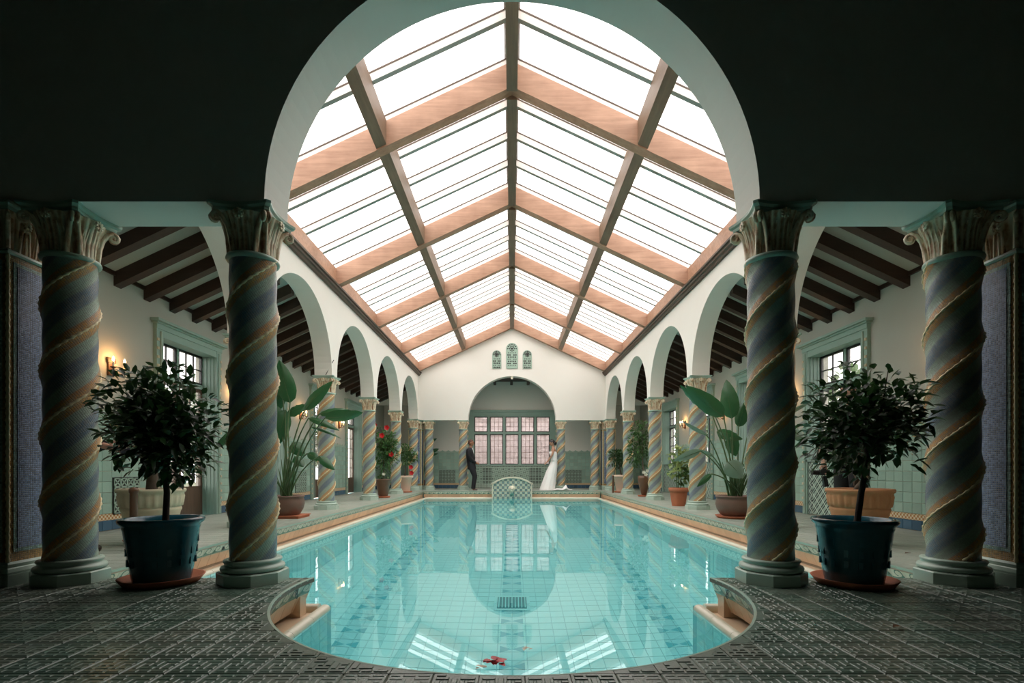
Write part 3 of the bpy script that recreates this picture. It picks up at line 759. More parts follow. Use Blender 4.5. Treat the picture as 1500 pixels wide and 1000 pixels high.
names_f = {(-1, XC): 'dark twisted mosaic column at the left foot of the near arch', (1, XC): 'dark twisted mosaic column at the right foot of the near arch',
           (-1, XO): 'dark twisted mosaic column beside the blue tree pot, next to left pilaster', (1, XO): 'dark twisted mosaic column beside the blue tree pot, next to right pilaster'}
proto = None
def col_at(label, x, y):
    global proto
    if proto is None: proto = twisted_column(label, x, y); return proto
    o = copy_tree(proto); o.location = (x, y, 0); o['label'] = label; return o
for (sx, xx_), lb in names_f.items(): col_at(lb, sx*xx_, YC)
ordn = ['hidden just behind the near arch column', 'second', 'third', 'fourth']
for sx, sd in ((-1, 'left'), (1, 'right')):
    L = ['twisted column almost hidden behind the near %s arch column' % sd,
         'large twisted column behind the big-leaved plant on the %s side deck' % sd,
         ('twisted column on left deck just before the red hibiscus pot' if sx < 0 else 'twisted column on right deck between terracotta pot and bronze vase'),
         ('twisted column on left deck between hibiscus pot and pale pot' if sx < 0 else 'twisted column on right deck in front of the pale cream pot')]
    for k in range(4): col_at(L[k], sx*WX, CY[k])
    col_at('twisted corner column at the far %s end of the arcade' % sd, sx*3.44, 17.86)
    col_at('far end twisted column second from the %s corner, beside green wall' % sd, sx*2.965, YFC)
    col_at('far end twisted column the %s' % ('man leans on' if sx < 0 else 'bride stands against'), sx*XC, YFC)
# square pilasters with mosaic panels
def pilaster(label, x, y):
    t = thing('square_pilaster', label, 'pilaster', (x, y, 0), 'square corner pilasters')
    h = .232
    mb = MB(); mb.box(-.25, .25, -.25, .25, 0, .075); mb.build('plinth', M['baset'], t)
    mb = MB()
    sq = lambda r, z: [(-r,-r,z),(r,-r,z),(r,r,z),(-r,r,z)]
    loft(mb, [sq(.240,.075), sq(.247,.09), sq(.240,.112), sq(.232,.118), sq(.236,.14), sq(.228,.155)]); mb.build('base_moulding', M['baset'], t)
    z0, z1 = .155, ZC-.31
    mb = MB(); mb.box(-h+.01, h-.01, -h+.01, h-.01, z0, z1); mb.build('core', M['mosg'], t)
    for k in range(4):
        a = k*PI/2; ax = Vector((math.cos(a), math.sin(a), 0)); ay = Vector((-math.sin(a), math.cos(a), 0)); zm = (z0+z1)/2; hz = (z1-z0)/2
        f1 = MB(); f1.obox(ax*(h-.008)+Vector((0,0,zm)), ay, ax, (0,0,1), h-.045, .004, hz-.06); f1.build('border_panel', M['mosp'], t)
        f2 = MB(); f2.obox(ax*(h-.005)+Vector((0,0,zm)), ay, ax, (0,0,1), h-.068, .004, hz-.085); f2.build('mosaic_panel', M['mosb'], t)
        e = MB(); cx, cyy = h*math.cos(a+PI/4)*1.36, h*math.sin(a+PI/4)*1.36
        n = 140; e.tube([(cx, cyy, z0+(z1-z0)*i/n) for i in range(n+1)], [.011+.003*math.sin(i*1.8) for i in range(n+1)], 6); e.build('rope_moulding', M['rope'], t)
    # capital
    mb = MB(); loft(mb, [sq(.236, z1-.02), sq(.248, z1-.012), sq(.240, z1+.006)]); mb.build('necking', M['capt'], t)
    mb = MB(); H = .26; rings = []
    for j in range(7):
        u = j/6; r = .215+.03*u**2; rg = []
        for k in range(4):
            a = k*PI/2; ca, sa = math.cos(a), math.sin(a)
            for i in range(24):
                w_ = -r+2*r*i/24; rr = r-.010*abs(math.sin(i*PI/2*.98)); rg.append((rr*ca-w_*sa, rr*sa+w_*ca, z1+.005+H*u))
        rings.append(rg)
    loft(mb, rings); mb.build('capital_bell', M['cap'], t)
    for k in range(4):
        a = PI/4+k*PI/2; ca, sa = math.cos(a), math.sin(a); vm = MB(); P = lambda r, z: (r*ca, r*sa, z); pts = [P(.30, z1+.02), P(.312, z1+.12), P(.33, z1+.20)]
        for i in range(13):
            th = PI/2-i*.62; rr = .028*(1-i/15); pts.append(P(.338+rr*math.cos(th), z1+.205+rr*math.sin(th)))
        vm.tube(pts, .014, 6); vm.build('volute', M['cap'], t)
        a = k*PI/2; ca, sa = math.cos(a), math.sin(a); rs = MB(); tx = Vector((-sa, ca, 0)); nz = Vector((ca, sa, 0))
        for off in (-.11, 0, .11):
            c = nz*.246+tx*off+Vector((0,0,z1+.20))
            for i in range(8):
                th = i*PI/4; q = c+tx*.018*math.cos(th)+Vector((0,0,1))*.018*math.sin(th)
                rs.obox(q, tx*math.cos(th)+Vector((0,0,1))*math.sin(th), tx*-math.sin(th)+Vector((0,0,1))*math.cos(th), nz, .010, .006, .007)
            for w_ in (-.035, 0, .035): rs.tube([nz*.222+tx*(off+w_)+Vector((0,0,z1+.01)), nz*.232+tx*(off+w_*.7)+Vector((0,0,z1+.16))], .008, 5)
        rs.build('rosette', M['cap'], t)
    mb = MB(); loft(mb, [sq(.245, ZC-.052), sq(.250, ZC-.03), sq(.262, ZC-.018), sq(.262, ZC-.001)]); mb.build('abacus', M['capt'], t)
    return t
pl = pilaster('square pilaster with blue mosaic panel at the near left edge', -WX, 3.52)
for x, y, lb in ((WX, 3.52, 'square pilaster with blue mosaic panel at the near right edge'), (-3.455, 18.45, 'square pilaster behind the far left corner column'), (3.455, 18.45, 'square pilaster behind the far right corner column')):
    o = copy_tree(pl); o.location = (x, y, 0); o['label'] = lb

# ------------------------------------------------------------------ wall tiling
def wall_frame(kind):
    """origin and axes (along, out of the wall) for each tiled wall"""
TWW, TH = .15, .122
def wainscot(parent, o, du, dn, segs, nmax, top=1.375):
    """o: point at floor level; du along; dn into the room; segs: (start, end) lengths along du"""
    o = Vector(o); du = Vector(du); dn = Vector(dn)
    rx = Matrix((du, dn, Vector((0,0,1)))).transposed()
    def mk(w_, h_, th, mat, nm):
        mb = MB(); b = .004; a, c = w_/2-.002, h_/2-.002
        vs = [(-a,0,-c),(a,0,-c),(a,0,c),(-a,0,c),(-a,th-b,-c),(a,th-b,-c),(a,th-b,c),(-a,th-b,c),(-a+b,th,-c+b),(a-b,th,-c+b),(a-b,th,c-b),(-a+b,th,c-b)]
        mb.add([rx @ Vector(v) for v in vs], [(0,1,5,4),(1,2,6,5),(2,3,7,6),(3,0,4,7),(4,5,9,8),(5,6,10,9),(6,7,11,10),(7,4,8,11),(8,9,10,11)]); return mb.mesh(nm, mat)
    cells_t, cells_b = [], []; wall = MB(); band = MB(); cap = MB()
    for s0, s1 in segs:
        L = s1-s0; n = max(1, int(round(L/TWW))); wv = L/n
        wall.obox(o+du*(s0+s1)/2+dn*.004+Vector((0,0,top/2)), du, dn, (0,0,1), L/2, .004, top/2)
        band.obox(o+du*(s0+s1)/2+dn*.012+Vector((0,0,.162)), du, dn, (0,0,1), L/2, .007, .032)
        band.obox(o+du*(s0+s1)/2+dn*.014+Vector((0,0,.198)), du, dn, (0,0,1), L/2, .009, .006)
        rows = int((top-.206)/TH)
        for i in range(n):
            p = o+du*(s0+wv*(i+.5)); cells_b.append(tuple(p+Vector((0,0,.066))+dn*.006))
            for r_ in range(rows): cells_t.append(tuple(p+Vector((0,0,.206+(top-.206)*(r_+.5)/rows))+dn*.006))
        # scalloped cap
        nw = max(1, int(round(L/.22))); ww = L/nw; pts = [(s0, top), (s1, top)]
        for i in range(nw*8, -1, -1):
            u = (i % 8)/8; pts.append((s0+ww*i/8, top+.045+.05*(1-math.sin(PI*u))**1.0))
        cap.prism(pts, lambda p, t: tuple(o+du*p[0]+dn*t+Vector((0,0,p[1]))), 0, .016)
        cap.obox(o+du*(s0+s1)/2+dn*.012+Vector((0,0,top+.008)), du, dn, (0,0,1), L/2, .014, .008)
    tm = mk(wv if len(segs) == 1 else TWW, (top-.206)/rows, .010, M['tealt'], 'tile'); bt = mk(wv if len(segs) == 1 else TWW, .124, .012, M['bluet'], 'base_tile')
    wall.build('grout', M['grout'], parent); band.build('lattice_band', M['band'], parent); cap.build('scalloped_cap', M['capt'], parent, fix=True)
    field(parent, 'tile', tm, cells_t, (0,0,0), nmax, camd); field(parent, 'base_tile', bt, cells_b, (0,0,0), 24, camd)
def segs_between(y0, y1, half):
    s = []; a = y0
    for c in OPEN: s.append((a-y0, c-half-y0)); a = c+half
    s.append((a-y0, y1-y0)); return s
HF = .79
wainscot(wall_l, (-XW, FW1, 0), (0,1,0), (1,0,0), segs_between(FW1, YEND, HF), 210)
wainscot(wall_r, (XW, FW1, 0), (0,1,0), (-1,0,0), segs_between(FW1, YEND, HF), 210)
wainscot(wall_b, (-XW, YEND, 0), (1,0,0), (0,-1,0), [(0, XW-1.78)], 40); wainscot(wall_b, (-XW, YEND, 0), (1,0,0), (0,-1,0), [(XW+1.78, XW*2)], 40)
# small pierced vents on the back wall and side walls
def vent(label, c, du, dn, nx_, nz_, s=.10):
    c, du, dn = Vector(c), Vector(du), Vector(dn)
    t = thing('wall_vent', label, 'vent', c, 'pierced tile vents in the tiled walls')
    mb = MB(); mb.obox((0,0,0), du, dn, (0,0,1), nx_*s/2+.01, .006, nz_*s/2+.01); mb.build('backing', M['iron'], t)
    fr = MB()
    for i in range(nx_):
        for k in range(nz_):
            p = du*((i-(nx_-1)/2)*s)+Vector((0,0,(k-(nz_-1)/2)*s))+dn*.008
            for a in (0, 1):
                d1 = (du if a == 0 else Vector((0,0,1))); d2 = (Vector((0,0,1)) if a == 0 else du)
                for e in (-1, 1): fr.obox(p+d2*e*(s/2-.006), d1, dn, d2, s/2, .006, .006)
                fr.obox(p, (du+Vector((0,0,1))*(1 if a else -1)).normalized(), dn, (du-Vector((0,0,1))*(1 if a else -1)).normalized(), s*.5, .005, .008)
    fr.build('pierced_tiles', M['capt'], t)
vent('pierced tile vent low on green wall between left far columns', (-2.50, YEND-.02, .45), (1,0,0), (0,-1,0), 5, 4, .12)
vent('pierced tile vent low on green wall right of the bride', (2.38, YEND-.02, .45), (1,0,0), (0,-1,0), 5, 4, .12)
vent('small pierced vent low on left wall behind fluted planter', (-XW+.02, 6.55, .42), (0,1,0), (1,0,0), 4, 4, .11)
vent('pierced vent low on left wall behind the tall-leaved plant', (-XW+.02, 11.95, .45), (0,1,0), (1,0,0), 5, 4, .12)

# ------------------------------------------------------------------ doors and windows
def casing(root, sx, yc, z_top, sill):
    X = sx*XW; dn = -sx
    def bx(mb, d0, d1, y0, y1, z0, z1):
        a, b = sorted((X+dn*d0, X+dn*d1)); mb.box(a, b, y0, y1, z0, z1)
    for e in (-1, 1):
        mb = MB(); y0, y1 = sorted((yc+e*OW, yc+e*(HF-.005))); bx(mb, .0, .05, y0, y1, .0, z_top); mb.build('jamb_casing', M['teal_wood'], root)
        mb = MB(); ym = yc+e*(OW+.11)
        z = .15
        while z < z_top-.1:
            mb.obox((X+dn*.056, ym, z), (0,1,0), (1,0,0), (0,0,1), .018, .008, .018); z += .12
        mb.build('bead_ornament', M['creampot'], root)
        mb = MB(); mb.tube([(X+dn*.055, yc+e*(OW+.055), .02), (X+dn*.055, yc+e*(OW+.055), z_top-.03)], .018, 6); mb.build('carved_strip', M['capt'], root)
        mb = MB(); y0, y1 = sorted((yc+e*(OW-.012), yc+e*OW)); a, b = sorted((X, X+sx*.22)); mb.box(a, b, y0, y1, sill, 2.62)
        for q in (.05, .11, .17): a, b = sorted((X+sx*q, X+sx*(q+.02))); mb.box(a, b, min(y0, y0-e*.01), max(y1, y1-e*.01), sill, 2.60)
        mb.build('reveal_panel', M['teal_wood'], root)
    mb = MB(); bx(mb, 0, .06, yc-HF, yc+HF, z_top, z_top+.07); bx(mb, 0, .085, yc-HF-.03, yc+HF+.03, z_top+.07, z_top+.095); bx(mb, 0, .12, yc-HF-.06, yc+HF+.06, z_top+.095, z_top+.13)
    mb.build('cornice_head', M['teal_wood'], root)
    mb = MB(); a, b = sorted((X, X+sx*.22)); mb.box(a, b, yc-OW, yc+OW, 2.605, 2.62); bx(mb, 0, .045, yc-OW, yc+OW, 2.60, z_top); mb.build('soffit', M['teal_wood'], root)
def sash(root, name, fmat, X, y0, y1, z0, z1, ny, nz, fw=.035, d=.02, gm='clear', bar=.007):
    f = MB(); f.box(X-d, X+d, y0, y0+fw, z0, z1); f.box(X-d, X+d, y1-fw, y1, z0, z1); f.box(X-d, X+d, y0+fw, y1-fw, z0, z0+fw); f.box(X-d, X+d, y0+fw, y1-fw, z1-fw, z1)
    o = f.build(name, fmat, root)
    a0, a1, b0, b1 = y0+fw, y1-fw, z0+fw, z1-fw
    m_ = MB()
    for i in range(1, ny): yy = a0+(a1-a0)*i/ny; m_.box(X-d*.6, X+d*.6, yy-bar, yy+bar, b0, b1)
    for i in range(1, nz): zz = b0+(b1-b0)*i/nz; m_.box(X-d*.6, X+d*.6, a0, a1, zz-bar, zz+bar)
    if m_.v: m_.build('muntins', fmat, o)
    for i in range(ny):
        for k in range(nz):
            g = MB(); c0, c1 = a0+(a1-a0)*i/ny, a0+(a1-a0)*(i+1)/ny; e0, e1 = b0+(b1-b0)*k/nz, b0+(b1-b0)*(k+1)/nz
            g.box(X-.002, X+.002, c0+.001, c1-.001, e0+.001, e1-.001); g.build('pane', M[gm], o)
    return o
for i, yc in enumerate(OPEN):
    root = S('door_%d' % (i+1)); casing(root, -1, yc, 2.70, 0); X = -(XW+.20)
    mb = MB(); mb.box(X-.03, X+.03, yc-OW+.012, yc+OW-.012, 2.06, 2.13); mb.build('transom_rail', M['teal_wood'], root)
    for (a, b) in ((yc-OW+.012, yc-.02), (yc+.02, yc+OW-.012)):
        lf = MB(); lf.box(X-.022, X+.022, a, b, 0.0, .42); o = lf.build('door_leaf', M['doorwood'], root)
        sash(root, 'leaf_frame', M['doorwood'], X, a, b, .42, 2.06, 2, 5, .055)
        sash(root, 'transom_sash', M['iron'], X, a, b, 2.13, 2.605, 3, 2, .03)
        hd = MB(); hy = b-.03 if a < yc-.1 else a+.03; hd.tube([(X+.03, hy, 1.0), (X+.07, hy, 1.0), (X+.07, hy-.08, 1.0)], .009, 6); hd.build('door_handle', M['bronze'], o)
    mb = MB(); mb.box(X-.03, X+.03, yc-.02, yc+.02, 0, 2.60); mb.build('mullion', M['teal_wood'], root)
    root = S('window_%d' % (i+1)); casing(root, 1, yc, 2.70, .90); X = XW+.18
    mb = MB(); mb.box(XW-.05, XW+.22, yc-OW-.04, yc+OW+.04, .87, .905); mb.build('window_sill', M['teal_wood'], root)
    mb = MB(); mb.box(X-.03, X+.03, yc-.03, yc+.03, .905, 2.6); mb.box(X-.03, X+.03, yc-OW+.012, yc+OW-.012, 2.06, 2.12); mb.build('mullion', M['teal_wood'], root)
    for (a, b) in ((yc-OW+.012, yc-.03), (yc+.03, yc+OW-.012)):
        sash(root, 'casement', M['iron'], X, a, b, .905, 2.06, 2, 4, .03); sash(root, 'transom_sash', M['iron'], X, a, b, 2.12, 2.605, 2, 2, .03)
    gp = MB(); gp.box(XW-.022, XW-.001, yc-OW+.001, yc+OW-.001, .02, .86); gp.build('grille_panel', M['grille'], root)
    for e in (-1, 1): gp = MB(); y0, y1 = sorted((yc+e*(OW-.10), yc+e*(OW-.002))); gp.box(XW-.028, XW-.022, y0, y1, .02, .86); gp.build('grille_border', M['grille2'], root)
# big leaded window at the far end
root = S('window_5'); Y = YEND; x0, x1, z0, z1 = -1.50, 1.50, .87, 2.80
mb = MB(); mb.box(-1.78, -1.50, Y-.06, Y, 0, 2.93); mb.build('jamb_casing', M['teal_wood'], root); mb = MB(); mb.box(1.50, 1.78, Y-.06, Y, 0, 2.93); mb.build('jamb_casing', M['teal_wood'], root)
mb = MB(); mb.box(-1.86, 1.86, Y-.09, Y, 2.93, 3.02); mb.box(-1.50, 1.50, Y-.05, Y, 2.80, 2.93); mb.build('cornice_head', M['teal_wood'], root)
for e in (-1, 1):
    mb = MB()
    for i in range(14): mb.obox((e*1.70, Y-.065, .2+i*.2), (1,0,0), (0,1,0), (0,0,1), .022, .008, .045)
    mb.build('bead_ornament', M['creampot'], root)
cw = (x1-x0)/5; ZM = 2.13
mb = MB()
for i in range(6): xx_ = x0+cw*i; mb.box(xx_-.045 if i else xx_, xx_+.045 if i < 5 else xx_, Y-.03, Y+.10, z0, z1)
mb.box(x0, x1, Y-.028, Y+.098, ZM-.045, ZM+.045); mb.box(x0, x1, Y-.06, Y+.098, z0-.0, z0+.05); mb.box(x0, x1, Y-.028, Y+.098, z1-.04, z1); mb.build('window_frame', M['teal_wood'], root)
for i in range(5):
    for (b0, b1, nz_) in ((z0+.05, ZM-.045, 5), (ZM+.045, z1-.04, 3)):
        a, b = x0+cw*i+.047, x0+cw*(i+1)-.047; f = MB(); fw = .028; yy = Y+.03
        f.box(a, a+fw, yy-.02, yy+.02, b0, b1); f.box(b-fw, b, yy-.02, yy+.02, b0, b1); f.box(a+fw, b-fw, yy-.02, yy+.02, b0, b0+fw); f.box(a+fw, b-fw, yy-.02, yy+.02, b1-fw, b1)
        o = f.build('casement', M['iron'], root); m_ = MB()
        for q in range(1, 3): xq = a+fw+(b-a-2*fw)*q/3; m_.box(xq-.006, xq+.006, yy-.006, yy+.006, b0+fw, b1-fw)
        for q in range(1, nz_): zq = b0+fw+(b1-b0-2*fw)*q/nz_; m_.box(a+fw, b-fw, yy-.006, yy+.006, zq-.005, zq+.005)
        m_.build('leading', M['doorwood'], o)
        g = MB(); g.box(a+fw, b-fw, yy-.002, yy+.002, b0+fw, b1-fw); g.build('pane', M['pink'], o)
# tiled panels under it
def panel(nm, a, b, c, d, mt, dep=.02, par=None):
    mb = MB(); mb.box(a, b, Y-dep, Y-.001, c, d); return mb.build(nm, M[mt], par or root)
for a, b, mt in ((-1.5, -1.09, 'grille'), (-1.09, -.72, 'grille2'), (-.72, .0, 'grille'), (0, .72, 'grille'), (.72, 1.09, 'grille2'), (1.09, 1.5, 'grille')):
    panel('grille_panel', a+.002, b-.002, .17, .80, 'capt'); 
for i in range(6): panel('grille_border', -1.5+i*.5+.002, -1.0+i*.5-.002, .005, .168, 'baset'); panel('grille_border', -1.5+i*.5+.002, -1.0+i*.5-.002, .802, .868, 'baset')
hl = MB()
for i in range(25):
    for k in range(5):
        xx_ = -1.44+i*.12; zc = .235+k*.125
        if abs(xx_) > 1.47: continue
        dark = .72 < abs(xx_) < 1.10
        for e in ((-1,-1),(1,-1),(-1,1),(1,1)):
            if dark: hl.obox((xx_+e[0]*.026, Y-.024, zc+e[1]*.028), (1,0,0), (0,1,0), (0,0,1), .019, .003, .019)
            elif (i+k) % 2: hl.obox((xx_+e[0]*.030, Y-.024, zc+e[1]*.016), Vector((e[0],0,e[1])).normalized(), (0,1,0), Vector((-e[1],0,e[0])).normalized(), .020, .003, .008)
            else: hl.obox((xx_+e[0]*.018, Y-.024, zc+e[1]*.034), (1,0,0), (0,1,0), (0,0,1), .009, .003, .009)
for i in range(50):
    for z_, s_ in ((.045, .014), (.125, .014), (.835, .012)): hl.obox((-1.47+i*.06, Y-.024, z_), (.7071,0,.7071), (0,1,0), (-.7071,0,.7071), s_, .003, s_)
hl.build('piercings', M['iron'], root)['kind'] = 'stuff'
# arched pierced grilles in the gable
def gable_vent(label, x, w_, z0, z1):
    hr = random.Random(2)
    t = thing('gable_grille', label, 'grille', (x, YF0, z0), 'pierced grilles in the far gable'); h = z1-z0; r = w_/2
    o = [(-r, 0), (r, 0)]+arc(0, h-r, r, 14, 0, PI)
    mb = MB(); mb.prism(o, XZ, -.02, -.003); mb.build('grille_plate', M['capt'], t, fix=True)
    mb = MB(); cz = h-r
    def hole(px_, pz, s_):
        mb.obox((px_, -.022, pz), (.7071,0,.7071), (0,1,0), (-.7071,0,.7071), s_, .002, s_)
    hole(0, cz, .034)
    for q in range(8): hole(r*.42*math.cos(q*PI/4), cz+r*.42*math.sin(q*PI/4), .020)
    for q in range(12):
        if math.sin(q*PI/6) > -.3: hole(r*.76*math.cos(q*PI/6), cz+r*.76*math.sin(q*PI/6), .020)
    zz = cz-.15*1.0; k_ = 0
    while zz > .03:
        for u_ in ((-.72, -.36, .36, .72) if k_ % 2 else (-.6, -.2, .2, .6)): hole(r*u_, zz, .024 if k_ % 3 else .016)
        zz -= .075; k_ += 1
    mb.build('piercings', M['iron'], t)['kind'] = 'stuff'
    mb = MB(); mb.tube([(-r, -.02, 0)]+[(p[0], -.02, p[1]) for p in arc(0, h-r, r, 14, PI, 0)]+[(r, -.02, 0), (-r, -.02, 0)], .012, 5); mb.build('grille_rim', M['capt'], t)
M['grille_s'] = relief('gable_pierced_tile', (.42, .52, .45), (.012, .02, .018), .15, (.5, .6, .52))
gable_vent('tall central pierced green grille high in the far gable', 0, .39, 4.31, 5.20)
gable_vent('short pierced green grille left of the tall gable grille', -.54, .30, 4.31, 4.94)
gable_vent('short pierced green grille right of the tall gable grille', .54, .30, 4.31, 4.94)
# small camera-like spotlight at the crown of the far arch
t = thing('ceiling_spotlight', 'small pale spotlight hanging at the crown of the far arch', 'lamp', (0, YF0+.02, 3.985))
mb = MB(); mb.box(-.035, .035, 0, .10, -.05, .048); mb.build('lamp_body', M['coping'], t); mb = MB(); mb.lathe([(.025, -.085), (.03, -.05)], 10, (0, .03, 0)); mb.build('lamp_lens', M['iron'], t)

# ------------------------------------------------------------------ wall fountain at the far end
t = thing('wall_fountain', 'arched blue and cream checkered tile fountain with lion spout, far pool edge', 'fountain', (0, 0, 0))
fx, fy0, fy1, fz0, zs, zt_ = .63, 16.98, 17.42, -.34, .235, .44
M['check'] = checker('blue_cream_checker', (.48, .55, .45), (.10, .19, .21), .085)
rr_ = (fx*fx+(zt_-zs)**2)/(2*(zt_-zs)); aa_ = math.asin(fx/rr_)
top = [(rr_*math.sin(-aa_+2*aa_*i/16), zt_-rr_+rr_*math.cos(-aa_+2*aa_*i/16)) for i in range(17)]
mb = MB(); mb.prism([(fx, fz0), (-fx, fz0)]+top, XZ, fy0, fy1); mb.build('tiled_block', M['check'], t, fix=True)
mb = MB(); up = [(p[0]*1.07, p[1]+.04) for p in top]; mb.prism(top+up[::-1], XZ, fy0-.04, fy1+.02); mb.build('arched_coping', M['coping'], t, fix=True)
for e in (-1, 1):
    mb = MB(); a, b = sorted((e*fx, e*(fx+.035))); mb.box(a, b, fy0-.02, fy1, fz0, zs+.01); mb.build('side_trim', M['coping'], t)
    mb = MB(); a, b = sorted((e*(fx-.01), e*(fx+.06))); mb.box(a, b, fy0-.04, fy1+.02, zs-.01, zs+.045); mb.build('shoulder', M['coping'], t)
lm = MB(); lm.lathe([(.0, -.09), (.05, -.08), (.085, -.03), (.095, .02), (.08, .07), (.04, .10), (.0, .105)], 16, (0, 0, 0), caps=False)
for k in range(11): a = k*PI/10-.05; lm.tube([(.07*math.cos(a), 0, .02+.07*math.sin(a)), (.125*math.cos(a), .0, .02+.11*math.sin(a))], [.028, .012], 5)
lm.tube([(0, -.07, .04), (0, -.12, -.005)], [.022, .030], 6); lm.tube([(-.05, -.07, .05), (.05, -.07, .05)], .018, 6); lm.tube([(-.03, -.08, -.045), (0, -.105, -.06), (.03, -.08, -.045)], .02, 6)
o = lm.build('lion_mask', M['coping'], t, (0, fy0-.005, .07))
mb = MB(); mb.tube([(0, fy0-.03, .02), (0, fy0-.10, .0), (0, fy0-.13, -.05)], .016, 8); mb.build('spout', M['capt'], t)
mb = MB()
for e in (-1, 0, 1): mb.tube([(0, fy0-.02, -.02), (e*.04, fy0-.03, -.10), (e*.05, fy0-.02, -.17)], [.012, .03, .006], 5)
mb.build('leaf_ornament', M['waveteal'], t)

# ------------------------------------------------------------------ sconces
M['flame'] = plain('flame_bulb', (1, .8, .5), .5, 0, 5, 0); M['flame'].node_tree.nodes['Principled BSDF'].inputs['Emission Color'].default_value = (1, .55, .2, 1); M['flame'].node_tree.nodes['Principled BSDF'].inputs['Emission Strength'].default_value = 8
def sconce(label, sx, y, power):
    t = thing('wall_sconce', label, 'lamp', (sx*XW, y, 2.0), 'two-candle wall sconces'); d = -sx
    mb = MB(); mb.obox((d*.012, 0, 0), (0,1,0), (1,0,0), (0,0,1), .045, .012, .10); mb.obox((d*.02, 0, .09), (0,1,0), (1,0,0), (0,0,1), .06, .012, .03); mb.build('back_plate', M['bronze'], t)
    for e in (-1, 1):
        mb = MB(); mb.tube([(d*.02, 0, -.05), (d*.07, e*.05, -.085), (d*.11, e*.085, -.06), (d*.115, e*.09, -.02)], .008, 6); mb.lathe([(.012, -.025), (.032, -.012), (.034, -.006)], 10, (d*.115, e*.09, 0)); o = mb.build('arm', M['bronze'], t)
        mb = MB(); mb.lathe([(.011, -.006), (.011, .06)], 8, (d*.115, e*.09, 0)); mb.build('candle', M['coping'], t)
        mb = MB(); mb.lathe([(.006, .06), (.014, .078), (.012, .10), (.002, .125)], 8, (d*.115, e*.09, 0)); mb.build('bulb', M['flame'], t)
    l = bpy.data.lights.new('sconce_glow', 'POINT'); l.energy = power; l.color = (1, .50, .18); l.shadow_soft_size = .03
    lo = bpy.data.objects.new('sconce_glow', l); C.objects.link(lo); lo.parent = t; lo.location = (d*.13, 0, .10)
for sx, sd in ((-1, 'left'), (1, 'right')):
    for y, ds in ((6.30 if sx < 0 else 5.80, 'above the fluted planter tree'), (9.05, 'just past the nearest opening'), (11.95, 'between second and third openings'), (14.62, 'between third and fourth openings')):
        sconce('glowing two-candle sconce on the %s wall %s' % (sd, ds), sx, y, .8)

# ------------------------------------------------------------------ outdoors
mb = MB()
for q in ((-30,-5.3,-12,40),(5.3,30,-12,40),(-5.3,5.3,20.15,40)): mb.box(*q, -.5, -.32)
tag(mb.build('ground_outside', plain('garden_ground', (.12, .14, .07), .9, .3, 2), None), kind='structure')
root = tag(thing('garden_wall', 'pinkish brick wall seen blurred through the far leaded window', 'wall', (0, 22.2, -.35)))
mb = MB(); mb.box(-6, 6, 0, .3, 0, 4.2); mb.build('wall_core', M['ivorypot'], root)
mb = MB()
for r_ in range(46):
    for i in range(44):
        xx_ = -5.9+i*.27+(.135 if r_ % 2 else 0); mb.box(xx_+.004, xx_+.262, -.015, .0, r_*.09+.005, r_*.09+.083)
o = mb.build('bricks', tilemat('pink_brick', (.74, .60, .58), .2, .8), root); o['kind'] = 'stuff'
#PART3
# ------------------------------------------------------------------ planting
def leaf_geo(mb, p, d, up, L, W, fold=.25, droop=.15, seg=2, mi=0):
    """a folded pointed leaf from p along d"""
    d = Vector(d).normalized(); up = Vector(up); s = d.cross(up)
    if s.length < 1e-4: s = d.cross(Vector((1,0,0)))
    s.normalize(); n = s.cross(d); vs = []; prof = [(0, .08), (.35, 1), (.72, .72), (1, 0)]
    for u, w_ in prof:
        c = Vector(p)+d*L*u-Vector((0,0,1))*droop*L*u*u
        vs += [c-s*W/2*w_+n*fold*W*w_*.5, c, c+s*W/2*w_+n*fold*W*w_*.5]
    fs = []
    for k in range(3): fs += [(3*k, 3*k+1, 3*k+4, 3*k+3), (3*k+1, 3*k+2, 3*k+5, 3*k+4)]
    mb.add(vs, fs, mi, True)
def rv(r): 
    while True:
        v = Vector((r.uniform(-1,1), r.uniform(-1,1), r.uniform(-1,1)))
        if .05 < v.length < 1: return v
def foliage(name, parent, c, rad, n, L, mat, seed, hollow=.35, aspect=.42, lumps=9, lowcut=-1.0):
    r = random.Random(seed); mb = MB(); c = Vector(c); ls = [rv(r)*.62 for _ in range(lumps)]; tips = []
    for i in range(n):
        b = r.choice(ls); v = b+rv(r)*.52
        if v.length > 1.0: v = v.normalized()*r.uniform(.8, 1.0)
        if v.length < hollow: v = v.normalized()*(hollow+r.random()*.5)
        if v.z < lowcut: v.z = lowcut*r.random()
        p = c+Vector((v.x*rad[0], v.y*rad[1], v.z*rad[2]))
        d = (Vector((v.x, v.y, v.z*.5))+rv(r)*.9+Vector((0,0,.1))).normalized()
        leaf_geo(mb, p, d, Vector((0,0,1))+rv(r)*.6, L*r.uniform(.65, 1.2), L*aspect*r.uniform(.8, 1.15), .3, r.uniform(.0, .35))
        if i % max(1, n//26) == 0: tips.append(p)
    o = mb.build(name, mat, parent); o['kind'] = 'stuff'
    return tips
def branches(parent, base, tips, mat, r0=.010, seed=1, name='branches'):
    r = random.Random(seed); mb = MB(); base = Vector(base)
    for t in tips:
        m_ = base.lerp(t, .5)+Vector((r.uniform(-.04,.04), r.uniform(-.04,.04), .03))
        mb.tube([base, m_, t], [r0, r0*.6, r0*.25], 5)
    mb.build(name, mat, parent)
def pot_body(parent, prof, mat, n=40, flute=None, name='pot'):
    mb = MB(); mb.lathe(prof, n, flute=flute, caps=False); mb.lathe([(prof[0][0], prof[0][1]), (.001, prof[0][1])], n, caps=False); return mb.build(name, mat, parent)
def soil(parent, r, z):
    mb = MB(); mb.lathe([(r, z-.02), (r, z), (.001, z+.012)], 28, caps=False); return mb.build('soil', M['soil'], parent)
